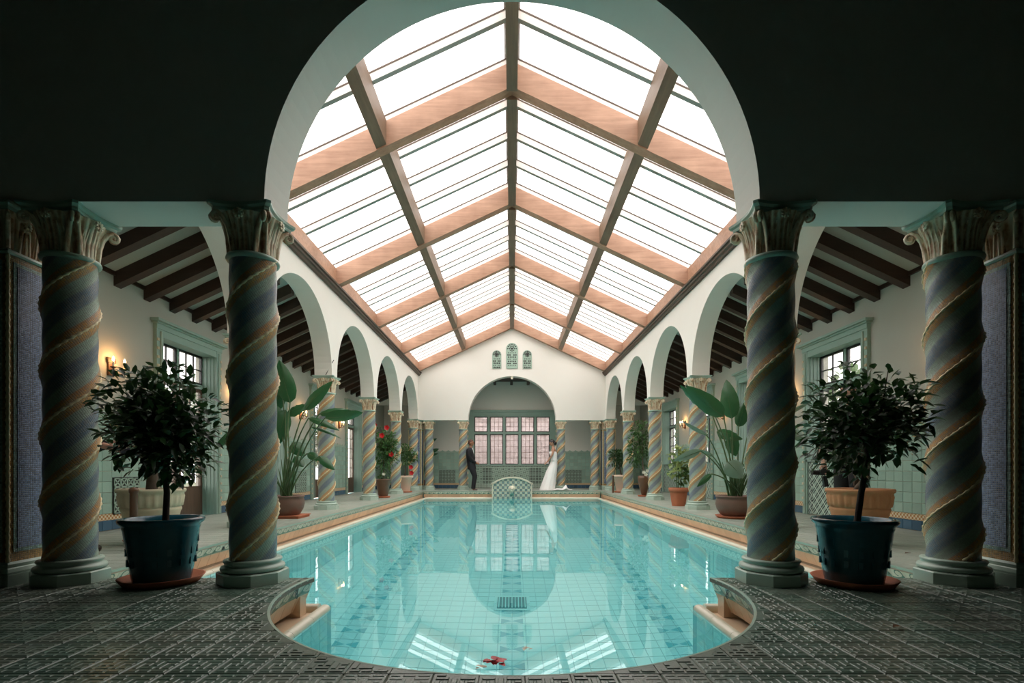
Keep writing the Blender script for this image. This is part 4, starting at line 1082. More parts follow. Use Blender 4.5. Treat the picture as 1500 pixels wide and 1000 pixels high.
def saucer(parent, r, h, mat=None):
    mb = MB(); mb.lathe([(.001, 0), (r*.86, 0), (r, h), (r-.012, h), (r*.84, .014), (.001, .014)], 40, caps=False); return mb.build('saucer', mat or M['terra'], parent)
# front glazed pots with standard trees
def glazed_tree(label, x, y, top, trunk, crown, rad, n, seed):
    t = thing('potted_tree', label, 'plant', (x, y, 0), 'trees in blue glazed pots')
    saucer(t, .25, .045)
    pot_body(t, [(.165, .018), (.172, .05), (.198, .20), (.216, .355), (.222, .372), (.222, .386), (.244, .405), (.248, .42), (.243, .432), (.220, .432), (.21, .38)], M['bluepot'], 48)
    rr = MB()
    for e in range(16):
        for k in range(2 + e % 2):
            a = 2*PI*e/16; z = .12+.07*k; rad_ = .178+.10*z
            rr.obox((math.cos(a)*rad_, math.sin(a)*rad_, z+.03), (-math.sin(a), math.cos(a), 0), (math.cos(a), math.sin(a), 0), (0,0,1), .012, .008, .022)
    rr.build('relief_ornament', M['bluepot'], t)['kind'] = 'stuff'; soil(t, .215, .395)
    mb = MB(); mb.tube([Vector(p) for p in trunk], [.021-.006*i/(len(trunk)-1) for i in range(len(trunk))], 8); mb.build('trunk', M['dbark'], t)
    tips = foliage('foliage', t, crown, rad, n, .078, M['leafd'], seed, .2, .52, 22)
    branches(t, trunk[-1], tips, M['dbark'], .009, seed)
    return t
glazed_tree('dark leafy standard tree in blue glazed pot on terrace, left of the pool', -2.335, 3.42, .43, [(.02, 0, .38), (.03, 0, .6), (.01, 0, .80), (.02, 0, .95)], (.03, -.03, 1.05), (.415, .34, .41), 1800, 11)
glazed_tree('airy standard tree with slanting trunk in blue glazed pot, right of the pool', 2.255, 3.38, .43, [(.02, 0, .38), (.05, 0, .6), (.09, 0, .80), (.10, 0, .92)], (.065, -.03, 1.08), (.405, .34, .43), 1400, 12)
# wide fluted planters behind them
def planter(label, x, y, mat, twisted, seed, crown, rad, n):
    t = thing('fluted_planter', label, 'plant', (x, y, 0), 'wide fluted planters by the side walls')
    saucer(t, .24, .05, M['terra'])
    fl = lambda a, z: (.055*abs(math.sin(a*13)) if .375 < z < .49 else 0)
    pot_body(t, [(q*.79, z_) for q, z_ in [(.20, .02), (.235, .06), (.285, .20), (.315, .32), (.330, .345), (.330, .362), (.318, .374), (.325, .38), (.335, .42), (.345, .48), (.352, .51), (.375, .525), (.38, .545), (.372, .558), (.34, .556), (.33, .50)]], mat, 104, fl)
    soil(t, .262, .52)
    mb = MB()
    if twisted:
        for s in (0, 2.1, 4.2): mb.tube([(.032*math.cos(s+i*.75), .032*math.sin(s+i*.75), .50+i*.035) for i in range(14)], [.026-.0008*i for i in range(14)], 7)
        tz = .96
    else:
        mb.tube([(0,0,.5), (.01,0,.66), (0,0,.84)], [.055, .05, .055], 9)
        for a in (0, 1.4, 2.8, 4.4): mb.tube([(0,0,.8), (.10*math.cos(a), .10*math.sin(a), .98)], [.03, .014], 6)
        tz = .88
    mb.build('trunk', M['bark'], t)
    tips = foliage('foliage', t, crown, rad, n, .10, M['leafd'], seed, .2, .45, 12); branches(t, (0, 0, tz), tips, M['dbark'], .010, seed)
planter('cream fluted bowl planter with thick-trunked ficus by the left wall', -3.66, 5.20, M['creampot'], False, 21, (-.02, 0, 1.15), (.52, .42, .34), 700)
planter('terracotta fluted bowl planter with braided-trunk ficus by the right wall', 3.50, 5.16, M['terra2'], True, 22, (.12, 0, 1.18), (.42, .38, .34), 520)
# short wooden posts
for lb, px, py0, py1, D in (('round-topped wooden stake standing before the cream fluted planter', 196, 714, 762, 4.75), ('thin brown post beside the pale cream pot at the far right corner', 898, 696, 722, 16.0)):
    x = (px-750)*D/750; z1 = EYE-(py0-686)*D/750; t = thing('wooden_stake', lb, 'stake', (x, D, 0)); r_ = .034 if D < 10 else .03
    mb = MB(); mb.lathe([(r_, 0), (r_*.98, z1-.05), (r_*1.15, z1-.045), (r_*1.2, z1-.015), (r_*.8, z1), (.001, z1+.004)], 14, caps=False); mb.build('post', M['bronze'], t)
# big-leaved plants (bird of paradise)
def blade(parent, base, A, B, W, mat, roll=0.0, droop=.0, dA=None):
    """stalk from base to A then a long paddle blade A to B"""
    A, B, base = Vector(A), Vector(B), Vector(base)
    d = (B-A); L = d.length; d.normalize()
    view = (A-Vector((0, 0, EYE))).normalized(); s = d.cross(view).normalized(); n = s.cross(d)
    s = (s*math.cos(roll)+n*math.sin(roll)).normalized(); n = s.cross(d)
    mb = MB(); N = 12; vs = []
    for i in range(N+1):
        u = i/N; w_ = W/2*(math.sin(PI*min(1, u**.72))**.72 if 0 < u < 1 else 0.02)
        c = A+d*L*u-Vector((0,0,1))*droop*L*u*u*1.0+n*(-.06*L*math.sin(PI*u))
        rip = .04*W*math.sin(i*2.3)
        vs += [c-s*w_+n*(w_*.35+rip), c-s*w_*.5+n*w_*.08, c, c+s*w_*.5+n*w_*.08, c+s*w_+n*(w_*.35-rip)]
    mb.add(vs, [(5*i+k, 5*i+k+1, 5*i+k+6, 5*i+k+5) for i in range(N) for k in range(4)], 0, True)
    o = mb.build('leaf', mat, parent)
    inv = Vector(parent.location)
    for v in o.data.vertices: v.co -= inv
    st = MB(); mid = base.lerp(A, .55); mid.z += .10*abs((A-base).x)+.06; mid.x = base.x+(A.x-base.x)*.38
    P = []; 
    for i in range(11):
        u = i/10; P.append(base*(1-u)**2+mid*2*u*(1-u)+A*u*u)
    for i in range(1, 7): P.append(A+d*L*i/7-Vector((0,0,1))*droop*L*(i/7)**2+n*(-.06*L*math.sin(PI*i/7)+.004))
    st.tube([p-inv for p in P], [.013]*4+[.011]*4+[.009]*3+[.007-.0007*i for i in range(6)], 6); st.build('leaf_stalk', M['stem'], o)
def strelitzia(label, x, y, D, prof, potmat, dish, leaves, mat2, seed):
    t = thing('bird_of_paradise', label, 'plant', (x, y, 0), None); dish(t)
    pot_body(t, prof, potmat, 40); rt = prof[-1][0]; zt = prof[-1][1]; soil(t, rt+.01, zt)
    r = random.Random(seed)
    for (ax, ay, bx, by, wp, roll, dr, dd) in leaves:
        DD = D+dd; A = PX(ax, ay, DD); B = PX(bx, by, DD+r.uniform(-.08, .08)); base = Vector((x+r.uniform(-.08, .08), y+r.uniform(-.08, .08), zt))
        blade(t, base, A, B, wp*DD/750, mat2 if r.random() < .25 else M['leafb'], roll, dr)
    mb = MB()
    for i in range(16):
        a = r.uniform(0, 2*PI); q = r.uniform(0, .10); l = r.uniform(.25, .6); mb.tube([(q*math.cos(a), q*math.sin(a), zt), (q*1.3*math.cos(a), q*1.3*math.sin(a), zt+l*.5), (q*2*math.cos(a), q*2*math.sin(a), zt+l)], [.014, .011, .004], 5)
    mb.build('old_stalks', M['stem'], t)
    return t
def dish_sq(t): mb = MB(); mb.box(-.27, .27, -.22, .22, 0, .03); mb.box(-.285, .285, -.235, .235, .03, .045); mb.build('saucer', M['terra'], t)
bowl = [(.17, .035), (.20, .06), (.245, .14), (.262, .21), (.258, .27), (.245, .31), (.262, .325), (.262, .345), (.24, .345), (.235, .31)]
strelitzia('bird of paradise in brown bowl pot on left deck, big arching leaves', -3.50, 7.95, 7.9, bowl, M['brownpot'], dish_sq, [
    (425, 590, 409, 527, 27, .2, 0, .2), (446, 600, 487, 558, 17, .3, 0, .1), (476, 612, 532, 604, 20, -.5, .0, -.5), (468, 606, 512, 600, 13, .6, 0, -.3), (452, 612, 497, 628, 11, .5, .05, -.3),
    (418, 600, 404, 655, 26, .2, 0, .2), (450, 664, 470, 672, 12, .3, .1, -.2), (468, 668, 490, 688, 15, .5, 0, -.4), (420, 606, 452, 592, 20, .8, 0, .3), (344, 632, 314, 656, 13, .5, .05, -.9),
    (428, 648, 446, 668, 20, .2, 0, .1), (432, 668, 445, 684, 15, .4, 0, 0), (408, 620, 396, 590, 24, .3, 0, .2), (456, 625, 500, 640, 7, .8, .05, -.3), (412, 560, 400, 610, 24, 0, 0, .3)], M['leafb'], 31)
strelitzia('bird of paradise in brown bowl pot with terracotta saucer on right deck', 3.44, 7.90, 7.9, [(a_*1.08, b_) for a_, b_ in bowl], M['brownpot'], lambda t: (saucer(t, .29, .04)), [
    (1060, 610, 1005, 565, 27, .25, 0, -.2), (1046, 606, 996, 564, 18, .7, 0, 0), (1072, 613, 1064, 556, 26, .2, 0, .1), (1036, 638, 999, 616, 10, .9, 0, -.2), (1050, 632, 1088, 640, 20, .7, .08, .2),
    (1026, 660, 986, 674, 13, .3, .03, -.4), (1044, 668, 1022, 658, 9, .8, 0, 0), (1066, 676, 1088, 700, 28, .3, 0, -.2), (1042, 694, 1021, 712, 9, .2, .03, -.3), (1070, 640, 1078, 668, 20, .2, 0, .1),
    (1160, 628, 1182, 650, 15, .5, .0, -.2), (1155, 606, 1188, 588, 6, .3, 0, -.2), (1100, 620, 1112, 570, 26, .1, 0, .2), (1120, 640, 1150, 622, 22, .4, 0, 0), (1044, 610, 1054, 590, 10, .5, 0, .2), (1082, 625, 1092, 588, 18, .2, 0, .3)], M['leafg'], 32)
# terracotta pot with light green shrub
def small_pot(name, label, x, y, prof, mat, cat='plant', dish=.0):
    t = thing(name, label, cat, (x, y, 0))
    if dish: saucer(t, dish, .04)
    pot_body(t, prof, mat, 32); soil(t, prof[-1][0]+.008, prof[-1][1]); return t
t = small_pot('potted_shrub', 'yellow-green shrub in round terracotta pot on the right deck', 3.40, 10.45, [(.13, .0), (.15, .12), (.172, .27), (.178, .285), (.195, .29), (.20, .37), (.182, .37), (.178, .33)], M['terra'])
mb = MB()
for a, b in ((-.03, .75), (.04, .95), (.0, 1.05)): mb.tube([(a, 0, .33), (a*1.5, 0, .33+b*.5), (a*2.5, .02, .33+b*.8)], [.010, .008, .004], 5)
mb.build('stems', M['stem'], t)
foliage('foliage', t, (-.03, 0, .88), (.36, .28, .40), 150, .17, M['leafy'], 41, .1, .42, 7); foliage('lower_foliage', t, (.0, 0, .62), (.22, .2, .22), 60, .13, M['leafm'], 42, .1, .4, 5)
# red hibiscus in tall tapered pot
t = small_pot('potted_hibiscus', 'bushy hibiscus with red flowers in a tall brown tapered pot', -3.36, 13.35, [(.11, .04), (.13, .08), (.185, .44), (.20, .46), (.20, .49), (.17, .49), (.165, .45)], M['bronze'], dish=.19)
mb = MB(); mb.tube([(0,0,.45), (.02,0,.8), (0,0,1.2)], [.02, .016, .01], 6); mb.build('trunk', M['bark'], t)
foliage('foliage', t, (.03, 0, 1.18), (.37, .32, .74), 1100, .105, M['leafm'], 43, .1, .5, 14)
def flower(parent, c, s, mat, n=5):
    mb = MB(); c = Vector(c)
    for i in range(n):
        a = 2*PI*i/n; leaf_geo(mb, c, (math.cos(a), -.5, math.sin(a)), (0,-1,.2), s, s*.9, .2, 0)
    mb.tube([c, c+Vector((0,-s*.9,0))], s*.07, 5); mb.build('flower', mat, parent)
for p in ((-.14, -.30, 1.87), (.17, -.28, 1.80), (-.20, -.3, 1.45), (.26, -.2, 1.12), (-.2, -.28, 1.10), (.05, -.3, 1.6)): flower(t, p, .085, M['red'])
flower(t, (.10, -.32, .62), .05, M['white'])
t = small_pot('potted_shrub', 'dark green shrub with red blossoms in pale pinkish pot, left far corner', -3.42, 16.35, [(.15, .03), (.165, .06), (.225, .46), (.26, .465), (.265, .53), (.235, .53), (.23, .48)], M['ivorypot'], dish=.24)
mb = MB(); mb.tube([(0,0,.48), (.02,0,.8), (0,0,1.1)], [.02, .016, .01], 6); mb.build('trunk', M['bark'], t)
foliage('foliage', t, (.05, 0, 1.15), (.40, .34, .42), 480, .10, M['leafm'], 44, .1, .5, 9); foliage('trailing_foliage', t, (-.30, -.2, .85), (.28, .2, .22), 120, .09, M['leafm'], 45, .1, .5, 5)
flower(t, (.25, -.25, .80), .09, M['red']); flower(t, (.27, -.25, .62), .09, M['red'])
t = small_pot('potted_shrub', 'round-crowned dark shrub in pale cream pot, right far corner', 3.50, 16.30, [(.16, .03), (.175, .06), (.25, .48), (.30, .485), (.305, .56), (.275, .56), (.27, .5)], M['ivorypot'], dish=.26)
mb = MB(); mb.tube([(0,0,.5), (-.06,0,.72), (-.08,0,.95)], [.022, .018, .012], 6); mb.build('trunk', M['bark'], t)
foliage('foliage', t, (-.12, 0, 1.08), (.46, .36, .34), 520, .10, M['leafd'], 46, .1, .5, 9)
t = small_pot('tall_vase_plant', 'tall shrub with white blossoms in slender brown vase, right deck', 3.58, 13.90, [(.05, .03), (.07, .06), (.13, .28), (.165, .48), (.155, .56), (.145, .565), (.14, .52)], M['bronze'], dish=.17)
mb = MB(); mb.tube([(0,0,.5), (-.03,0,.9), (-.05,0,1.5)], [.02, .016, .01], 6); mb.build('trunk', M['bark'], t)
foliage('foliage', t, (-.10, .1, 1.35), (.42, .34, .72), 850, .10, M['leafm'], 47, .1, .5, 14)
for p in ((-.05, -.16, .66), (.05, -.14, .70), (.0, -.18, .60)): flower(t, p, .06, M['white'])
t = small_pot('corner_palm', 'dark broad-leaved plant standing in the far left corner corridor', -3.35, 19.2, [(.16, .0), (.20, .3), (.21, .33), (.18, .33), (.17, .3)], M['brownpot'])
for (ax, ay, bx, by, wp) in ((616, 655, 612, 618, 9), (628, 648, 640, 642, 5), (630, 662, 643, 657, 6), (624, 668, 642, 664, 5), (613, 680, 616, 655, 8), (606, 660, 600, 628, 8)):
    A = PX(ax, ay, 19.1); B = PX(bx, by, 19.1); blade(t, (-3.35, 19.2, .33), A, B, wp*19.1/750, M['leafb'], .2, 0)
# thin stick on a capital
t = thing('thin_rod', 'thin slanting rod rising from the second left capital', 'rod', (0, 0, 0)); mb = MB(); a = PX(477, 547, 9.42); a.z = ZC+.006; mb.tube([a, PX(489, 527, 9.45)], .006, 5); mb.build('rod', M['dbark'], t)
# blossoms floating on the pool
def floatp(label, cat, px, py, s, mat, n, seed):
    D = (EYE-ZW)*750/(py-686); x = (px-750)*D/750; t = thing('floating_petals', label, cat, (x, D, ZW+.002)); r = random.Random(seed)
    mb = MB()
    for i in range(n):
        a = r.uniform(0, 2*PI); q = r.uniform(0, s*.7); leaf_geo(mb, (q*math.cos(a), q*.8*math.sin(a), .004+r.uniform(0, .008)), (math.cos(a+r.uniform(-1,1)), math.sin(a+r.uniform(-1,1)), r.uniform(-.02,.25)), (0,0,1), s*.9, s*.7, .3, .05)
    mb.build('petals', mat, t)
floatp('red hibiscus blossom floating at the near pool edge', 'flower', 725, 971, .050, M['red'], 22, 3)
floatp('pale wilted petals floating left of the red blossom', 'flower', 704, 979, .026, M['palepetal'], 9, 4)
floatp('pale pink blossom floating right of the red blossom', 'flower', 770, 953, .026, M['palepetal'], 8, 5)
t = thing('dry_leaf', 'small curled dry leaf on the right terrace tiles', 'leaf', PX(1308, 922, 2.42)); t.location.z = .006; mb = MB(); leaf_geo(mb, (0,0,.004), (1,.2,.05), (0,0,1), .05, .03, .5, 0); mb.build('blade', M['bronze'], t)
t = thing('dry_leaf', 'small dry leaf on the right side deck behind the blue pot', 'leaf', PX(1326, 812, 4.52)); t.location.z = .006; mb = MB(); leaf_geo(mb, (0,0,.004), (1,.2,.05), (0,0,1), .06, .04, .5, 0); mb.build('blade', M['bronze'], t)
mb = MB(); mb.box(-7.6, -5.3, 3, 20, -.32, -.05); tag(mb.build('garden_path', plain('pink_paving', (.50, .36, .32), .9, .15, 3), None), kind='structure')
# garden trees seen through the glass
r = random.Random(5); gi = 0
for sx, sd in ((-1, 'left'), (1, 'right')):
    for y, ds in ((7.0, 'nearest opening'), (10.6, 'second opening'), (14.2, 'third opening'), (18.0, 'far corner')):
        t = thing('garden_tree', 'leafy garden tree outside the %s wall by the %s' % (sd, ds), 'tree', (sx*(9.4+r.random()), y*1.45, -.32), 'garden trees outside')
        mb = MB(); mb.tube([(0,0,0), (.1,0,1.2), (0,0,2.2)], [.14, .11, .07], 7); mb.build('trunk', M['bark'], t)
        foliage('foliage', t, (0,0,2.3), (1.9, 1.9, 1.9), 900, .36, M['leafm'], 60+gi, .1, .55, 10); gi += 1

# ------------------------------------------------------------------ people
def skin(name, nodes, edges, mat, parent, sub=2, root=0):
    """nodes: (x, y, z, radius) or (x, y, z, rx, ry)"""
    me = bpy.data.meshes.new(name); me.from_pydata([n[:3] for n in nodes], edges, []); me.materials.append(mat)
    o = link(name, me, parent); o.modifiers.new('skin', 'SKIN'); sk = me.skin_vertices[0].data
    for i, n in enumerate(nodes): sk[i].radius = (n[3], n[4] if len(n) > 4 else n[3]); sk[i].use_root = (i == root)
    o.modifiers['skin'].use_smooth_shade = True
    if sub: m_ = o.modifiers.new('sub', 'SUBSURF'); m_.levels = sub; m_.render_levels = sub
    return o
def chain(nodes, edges, start, pts):
    k = start
    for p in pts: nodes.append(p); edges.append((k, len(nodes)-1)); k = len(nodes)-1
    return k
def hand(nodes, edges, wrist, w, d, side, curl, grip, s=1.0):
    """palm and five fingers; d: along the hand, side: across the palm towards the thumb, grip: where the fingers curl to"""
    w, d, side, grip = Vector(w), Vector(d).normalized(), Vector(side).normalized(), Vector(grip).normalized()
    p = w+d*.045*s; a = len(nodes); nodes.append((*p, .020*s)); edges.append((wrist, a))
    for i, (off, L) in enumerate(((.030, .070), (.010, .080), (-.010, .074), (-.028, .058))):
        k = w+d*.088*s+side*off*s; c = a
        q1 = k+(d*math.cos(curl*.5)+grip*math.sin(curl*.5))*L*.45*s; q2 = q1+(d*math.cos(curl*1.3)+grip*math.sin(curl*1.3))*L*.32*s; q3 = q2+(d*math.cos(curl*1.9)+grip*math.sin(curl*1.9))*L*.25*s
        chain(nodes, edges, c, [(*k, .0115*s), (*q1, .0095*s), (*q2, .0085*s), (*q3, .0075*s)])
    k = w+d*.030*s+side*.030*s; q1 = k+(d*.6+side*.7+grip*.2).normalized()*.034*s; q2 = q1+(d*.85+side*.2+grip*.5).normalized()*.028*s
    chain(nodes, edges, a, [(*k, .012*s), (*q1, .011*s), (*q2, .0085*s)])
def garment(name, rings, limbs, mat, parent, n=20):
    mb = MB(); vs = []
    for (x, y, z, rx, ry) in rings:
        for i in range(n):
            a = 2*PI*i/n; ca, sa = math.cos(a), math.sin(a); k = 1-.10*abs(ca*sa)*2
            vs.append((x+rx*ca*(1+.0), y+ry*sa, z))
    mb.add(vs, [(j*n+i, j*n+(i+1) % n, (j+1)*n+(i+1) % n, (j+1)*n+i) for j in range(len(rings)-1) for i in range(n)], 0, True)
    for e_ in (0, len(rings)-1):
        x, y, z = rings[e_][:3]; ring = vs[e_*n:(e_+1)*n]; mb.add(ring+[(x, y, z)], [(i, (i+1) % n, n) for i in range(n)], 0, True)
    for pts, rs in limbs:
        P = [Vector(p) for p in pts]; Q = []; RR = []
        for i in range(len(P)-1):
            for q in range(4):
                u = q/4; Q.append(P[i].lerp(P[i+1], u)); RR.append(rs[i]*(1-u)+rs[i+1]*u)
        Q.append(P[-1]); RR.append(rs[-1]); 
        Q2 = [Q[0]]+[(Q[i-1]+Q[i]*2+Q[i+1])/4 for i in range(1, len(Q)-1)]+[Q[-1]]
        mb.tube([Q2[0]+(Q2[0]-Q2[1])*.4]+Q2, [RR[0]*.7]+RR, 12)
    return mb.build(name, mat, parent)
M['skin1'] = plain('brown_skin', (.30, .13, .07), .45, .06); M['skin2'] = plain('warm_skin', (.42, .22, .14), .45, .06); M['skin3'] = plain('light_skin', (.52, .28, .20), .5, .06)
M['suit'] = plain('black_suit', (.007, .008, .012), .7, .2); M['shirt'] = plain('white_shirt', (.75, .75, .74), .7, .03); M['gown'] = plain('white_gown', (.86, .84, .82), .65, .03); M['crop_hair'] = plain('cropped_hair', (.09, .045, .03), .7, .2); M['hair'] = plain('black_hair', (.012, .009, .008), .35, .3)
M['black'] = plain('black_fabric', (.012, .012, .012), .8, .2); M['shoe'] = plain('dark_shoe', (.03, .018, .012), .3, .2)
def head(parent, c, f, s, mskin, hairf=None, bald=True, name='head'):
    """a head with face, facing the horizontal direction f; a child of the figure, sits on the neck of the body"""
    c = Vector(c); f = Vector(f).normalized(); up = Vector((0,0,1)); up = (up-f*up.dot(f)).normalized(); sd = up.cross(f)
    n = 20; mr = 16; vs = []
    def pt(a, b):  # a: azimuth from face, b: polar
        x = math.cos(a)*math.sin(b); y = math.sin(a)*math.sin(b); z = math.cos(b)
        rx, ry, rz_ = .100, .078, .122
        if z < 0: ry *= 1-.34*(-z)**1.4; rx *= 1-.16*(-z)
        px_ = x*rx; 
        if x > 0:
            g = math.exp(-(y*7)**2); px_ += .022*g*math.exp(-((z+.12)*6)**2)+.010*math.exp(-(y*4)**2)*math.exp(-((z+.55)*8)**2)-.006*math.exp(-((abs(y)-.38)*7)**2)*math.exp(-((z-.08)*8)**2)+.012*math.exp(-(y*4)**2)*math.exp(-((z+.85)*6)**2)
        return c+(f*px_+sd*y*ry+up*z*rz_)*s
    for j in range(mr+1):
        for i in range(n): vs.append(pt(2*PI*i/n, PI*j/mr))
    mb = MB(); mb.add(vs, [(j*n+i, (j+1)*n+i, (j+1)*n+(i+1) % n, j*n+(i+1) % n) for j in range(mr) for i in range(n)], 0, True)
    for e in (-1, 1): mb.tube([c+(sd*e*.074+up*.022+f*-.006)*s, c+(sd*e*.088+up*.0+f*-.014)*s, c+(sd*e*.076-up*.03+f*.0)*s], [.012*s, .017*s, .009*s], 6)
    o = mb.build(name, mskin, parent)
    for e in (-1, 1):
        ey = MB(); q = c+(f*.088+sd*e*.032+up*.010)*s; ey.tube([q-f*.004*s, q+f*.004*s], [.010*s, .008*s], 8); ey.build('eye', M['iron'], o)
        eb = MB(); q = c+(f*.094+sd*e*.032+up*.030)*s; eb.tube([q-sd*.016*s, q+up*.004*s, q+sd*.016*s], .004*s, 5); eb.build('eyebrow', M['hair'], o)
    mo = MB(); q = c+(f*.096-up*.060)*s; mo.tube([q-sd*.022*s-f*.006*s, q, q+sd*.022*s-f*.006*s], [.003*s, .007*s, .003*s], 6); mo.build('mouth', plain('lips', (.30, .08, .07), .5), o)
    # hair as a shell
    hb = MB(); vs = []; off = .006 if bald else .014
    for j in range(9):
        for i in range(n):
            a = 2*PI*i/n; b = PI*j/16*(1.30 if not bald else 1.1); lim = (1.0 if bald else 1.05)+(.9 if bald else 1.05)*(1-math.cos(a))/2
            b = min(b, lim); p = pt(a, b); vs.append(p+(p-c).normalized()*off*s)
    hb.add(vs, [(j*n+i, (j+1)*n+i, (j+1)*n+(i+1) % n, j*n+(i+1) % n) for j in range(8) for i in range(n)], 0, True)
    hb.build('hair', hairf or M['hair'], o)
    return o
GX = lambda px: (px-750)*.0239
GZ = lambda py: EYE-(py-686)*.0239
# groom, in profile, leaning back on the column, looking right
gy = 17.93
t = thing('person', 'man in a black suit leaning back on a far column, facing right', 'person', (0, 0, 0))
def P3(px, py, dy=0): return (GX(px), gy+dy, GZ(py))
N = [(*P3(690.8, 683), .09, .12)]; E = []
w_ = chain(N, E, 0, [(*P3(689.8, 675), .085, .11), (*P3(688.6, 666), .09, .13), (*P3(688.2, 660), .06, .09), (*P3(688.8, 655), .052)]); chain(N, E, w_, [(*P3(689.8, 652), .05)])
for e in (-1, 1):
    k = chain(N, E, 3, [(*P3(687.6, 660, e*.17), .035), (*P3(687.5, 669, e*.225), .040), (*P3(693.8, 675.8, e*.165), .032), (*P3(697, 677.6, e*.08), .024)])
    hand(N, E, k, P3(697.3, 677.8, e*.07), (1, 0, -.35), (0, 0, 1), .9, (-.2, -e, 0), .95)
    k = chain(N, E, 0, [(*P3(691.8, 685.5, e*.085), .07), (*P3(695.6, 697.5, e*.10), .055), (*P3(693.8, 709, e*.10), .05), (*P3(692.8, 715.5, e*.10), .04), (*P3(696.5, 717.2, e*.10), .035)])
skin('body', N, E, M['skin1'], t)
head(t, (GX(689.9), gy, GZ(648.6)), (1, 0, .12), 1.02, M['skin1'], M['crop_hair'], True)
garment('suit_jacket', [(*P3(691.2, 687.5), .150, .20), (*P3(690.8, 683), .150, .20), (*P3(690.0, 677), .140, .18), (*P3(689.0, 670), .142, .19), (*P3(688.0, 663), .138, .21), (*P3(687.8, 658.8), .115, .20), (*P3(688.2, 656.4), .075, .11), (*P3(688.6, 655.2), .055, .06)],
    [([P3(687.3, 658.8, e*.185), P3(687.4, 669, e*.225), P3(693.6, 675.6, e*.17), P3(696.2, 677.2, e*.10)], [.088, .066, .052, .045]) for e in (-1, 1)], M['suit'], t)
garment('trousers', [(*P3(691.0, 680), .10, .14), (*P3(691.6, 686.5), .135, .18), (*P3(692.2, 689), .10, .16)],
    [([P3(691.9, 687, e*.085), P3(695.6, 697.5, e*.10), P3(694.0, 707, e*.10), P3(693.2, 715.6, e*.10)], [.105, .080, .070, .066]) for e in (-1, 1)], M['suit'], t)
N = [(*P3(688.9, 656.2), .066)]; E = []; chain(N, E, 0, [(*P3(689.3, 654.3), .062)]); skin('shirt_collar', N, E, M['shirt'], t, 1)
mb = MB(); mb.tube([P3(691.6, 656), P3(693.0, 662), P3(693.8, 668)], [.03, .026, .012], 6); mb.build('shirt_front', M['shirt'], t)
for e in (-1, 1): N = [(*P3(692.6, 716.6, e*.10), .045)]; E = []; chain(N, E, 0, [(*P3(695.5, 717.3, e*.10), .045), (*P3(699.5, 717.8, e*.10), .034)]); skin('shoe', N, E, M['shoe'], t, 1)
# bride
t = thing('person', 'woman in a strapless white gown by a far column, looking left', 'person', (0, 0, 0))
N = [(*P3(812.0, 679), .06, .09)]; E = []
k = chain(N, E, 0, [(*P3(811.6, 671), .085, .11), (*P3(810.9, 664), .10, .13), (*P3(810.6, 658.5), .075, .14), (*P3(810.4, 655), .048), (*P3(810, 652), .044)])
for e in (-1, 1):
    k = chain(N, E, 3, [(*P3(810.3, 658.3, e*.16), .045), (*P3(808.0, 667.5, e*.19), .036), (*P3(803.0, 674.5, e*.12), .027), (*P3(801.5, 676.5, e*.06), .022)]); hand(N, E, k, P3(801.2, 676.8, e*.05), (-1, 0, -.9), (0, 0, 1), .7, (.2, -e, 0), .85)
    chain(N, E, 0, [(*P3(811, 684, e*.07), .06), (*P3(809, 700, e*.09), .055), (*P3(808, 715.5, e*.09), .04), (*P3(805, 717.5, e*.09), .03)])
skin('body', N, E, M['skin2'], t)
o = head(t, (GX(808.8), gy, GZ(648.4)), (-1, 0, -.18), .98, M['skin2'], None, False)
mb = MB(); c = Vector((GX(812.6), gy, GZ(649.0))); mb.lathe([(.001, -.075), (.055, -.05), (.075, 0), (.055, .05), (.001, .07)], 14, tuple(c), caps=False); mb.build('hair_bun', M['hair'], t)
mb = MB(); mb.tube([P3(813.3, 653), P3(813.8, 660), P3(813.6, 668)], [.008, .03, .012], 6); mb.build('hair_ribbon', M['shirt'], t)
mb = MB(); vs = []; n = 40; prof = [(812.2, 671.2, 4.3, .12), (811.9, 675, 5.2, .145), (810.5, 681, 7.0, .19), (808, 690, 9.2, .25), (805.5, 701, 10.8, .31), (803, 711, 12.2, .36), (801.6, 718.4, 13.0, .40)]
for (px, py, hw, ry) in prof:
    for i in range(n):
        a = 2*PI*i/n; f = 1+.045*math.sin(a*11)*(py-671)/48
        vs.append((GX(px)+hw*.0239*math.cos(a)*f*.86, gy+ry*math.sin(a)*f*.8, max(.012, GZ(py))))
mb.add(vs, [(j*n+i, j*n+(i+1) % n, (j+1)*n+(i+1) % n, (j+1)*n+i) for j in range(len(prof)-1) for i in range(n)], 0, True); mb.build('gown_skirt', M['gown'], t)
garment('gown_bodice', [(*P3(812.0, 674.5), .118, .15), (*P3(811.8, 671.2), .105, .135), (*P3(811.2, 667.5), .118, .145), (*P3(810.2, 664.2), .142, .158), (*P3(809.6, 661.6), .135, .150), (*P3(809.8, 661.0), .10, .12)], [], M['gown'], t)
mb = MB(); vs = []; tr = [(808, 20, .02, .35), (815, 20, .06, .30), (822, 20, .05, .24), (827, 30, .20, .14), (829.5, 20, .10, .15), (833, 10, .035, .16), (838, 10, .016, .10)]
for i, (px, _, z, hw) in enumerate(tr):
    for k in range(7): u = k/6*2-1; vs.append((GX(px), gy-.05+(.30 if 0 else .0)+u*hw-.42*math.sin(PI*i/6), z*(1-.6*abs(u))+.012+.012*math.sin(k*2+i)))
mb.add(vs, [(i*7+k, i*7+k+1, (i+1)*7+k+1, (i+1)*7+k) for i in range(6) for k in range(6)], 0, True); mb.build('gown_train', M['gown'], t)
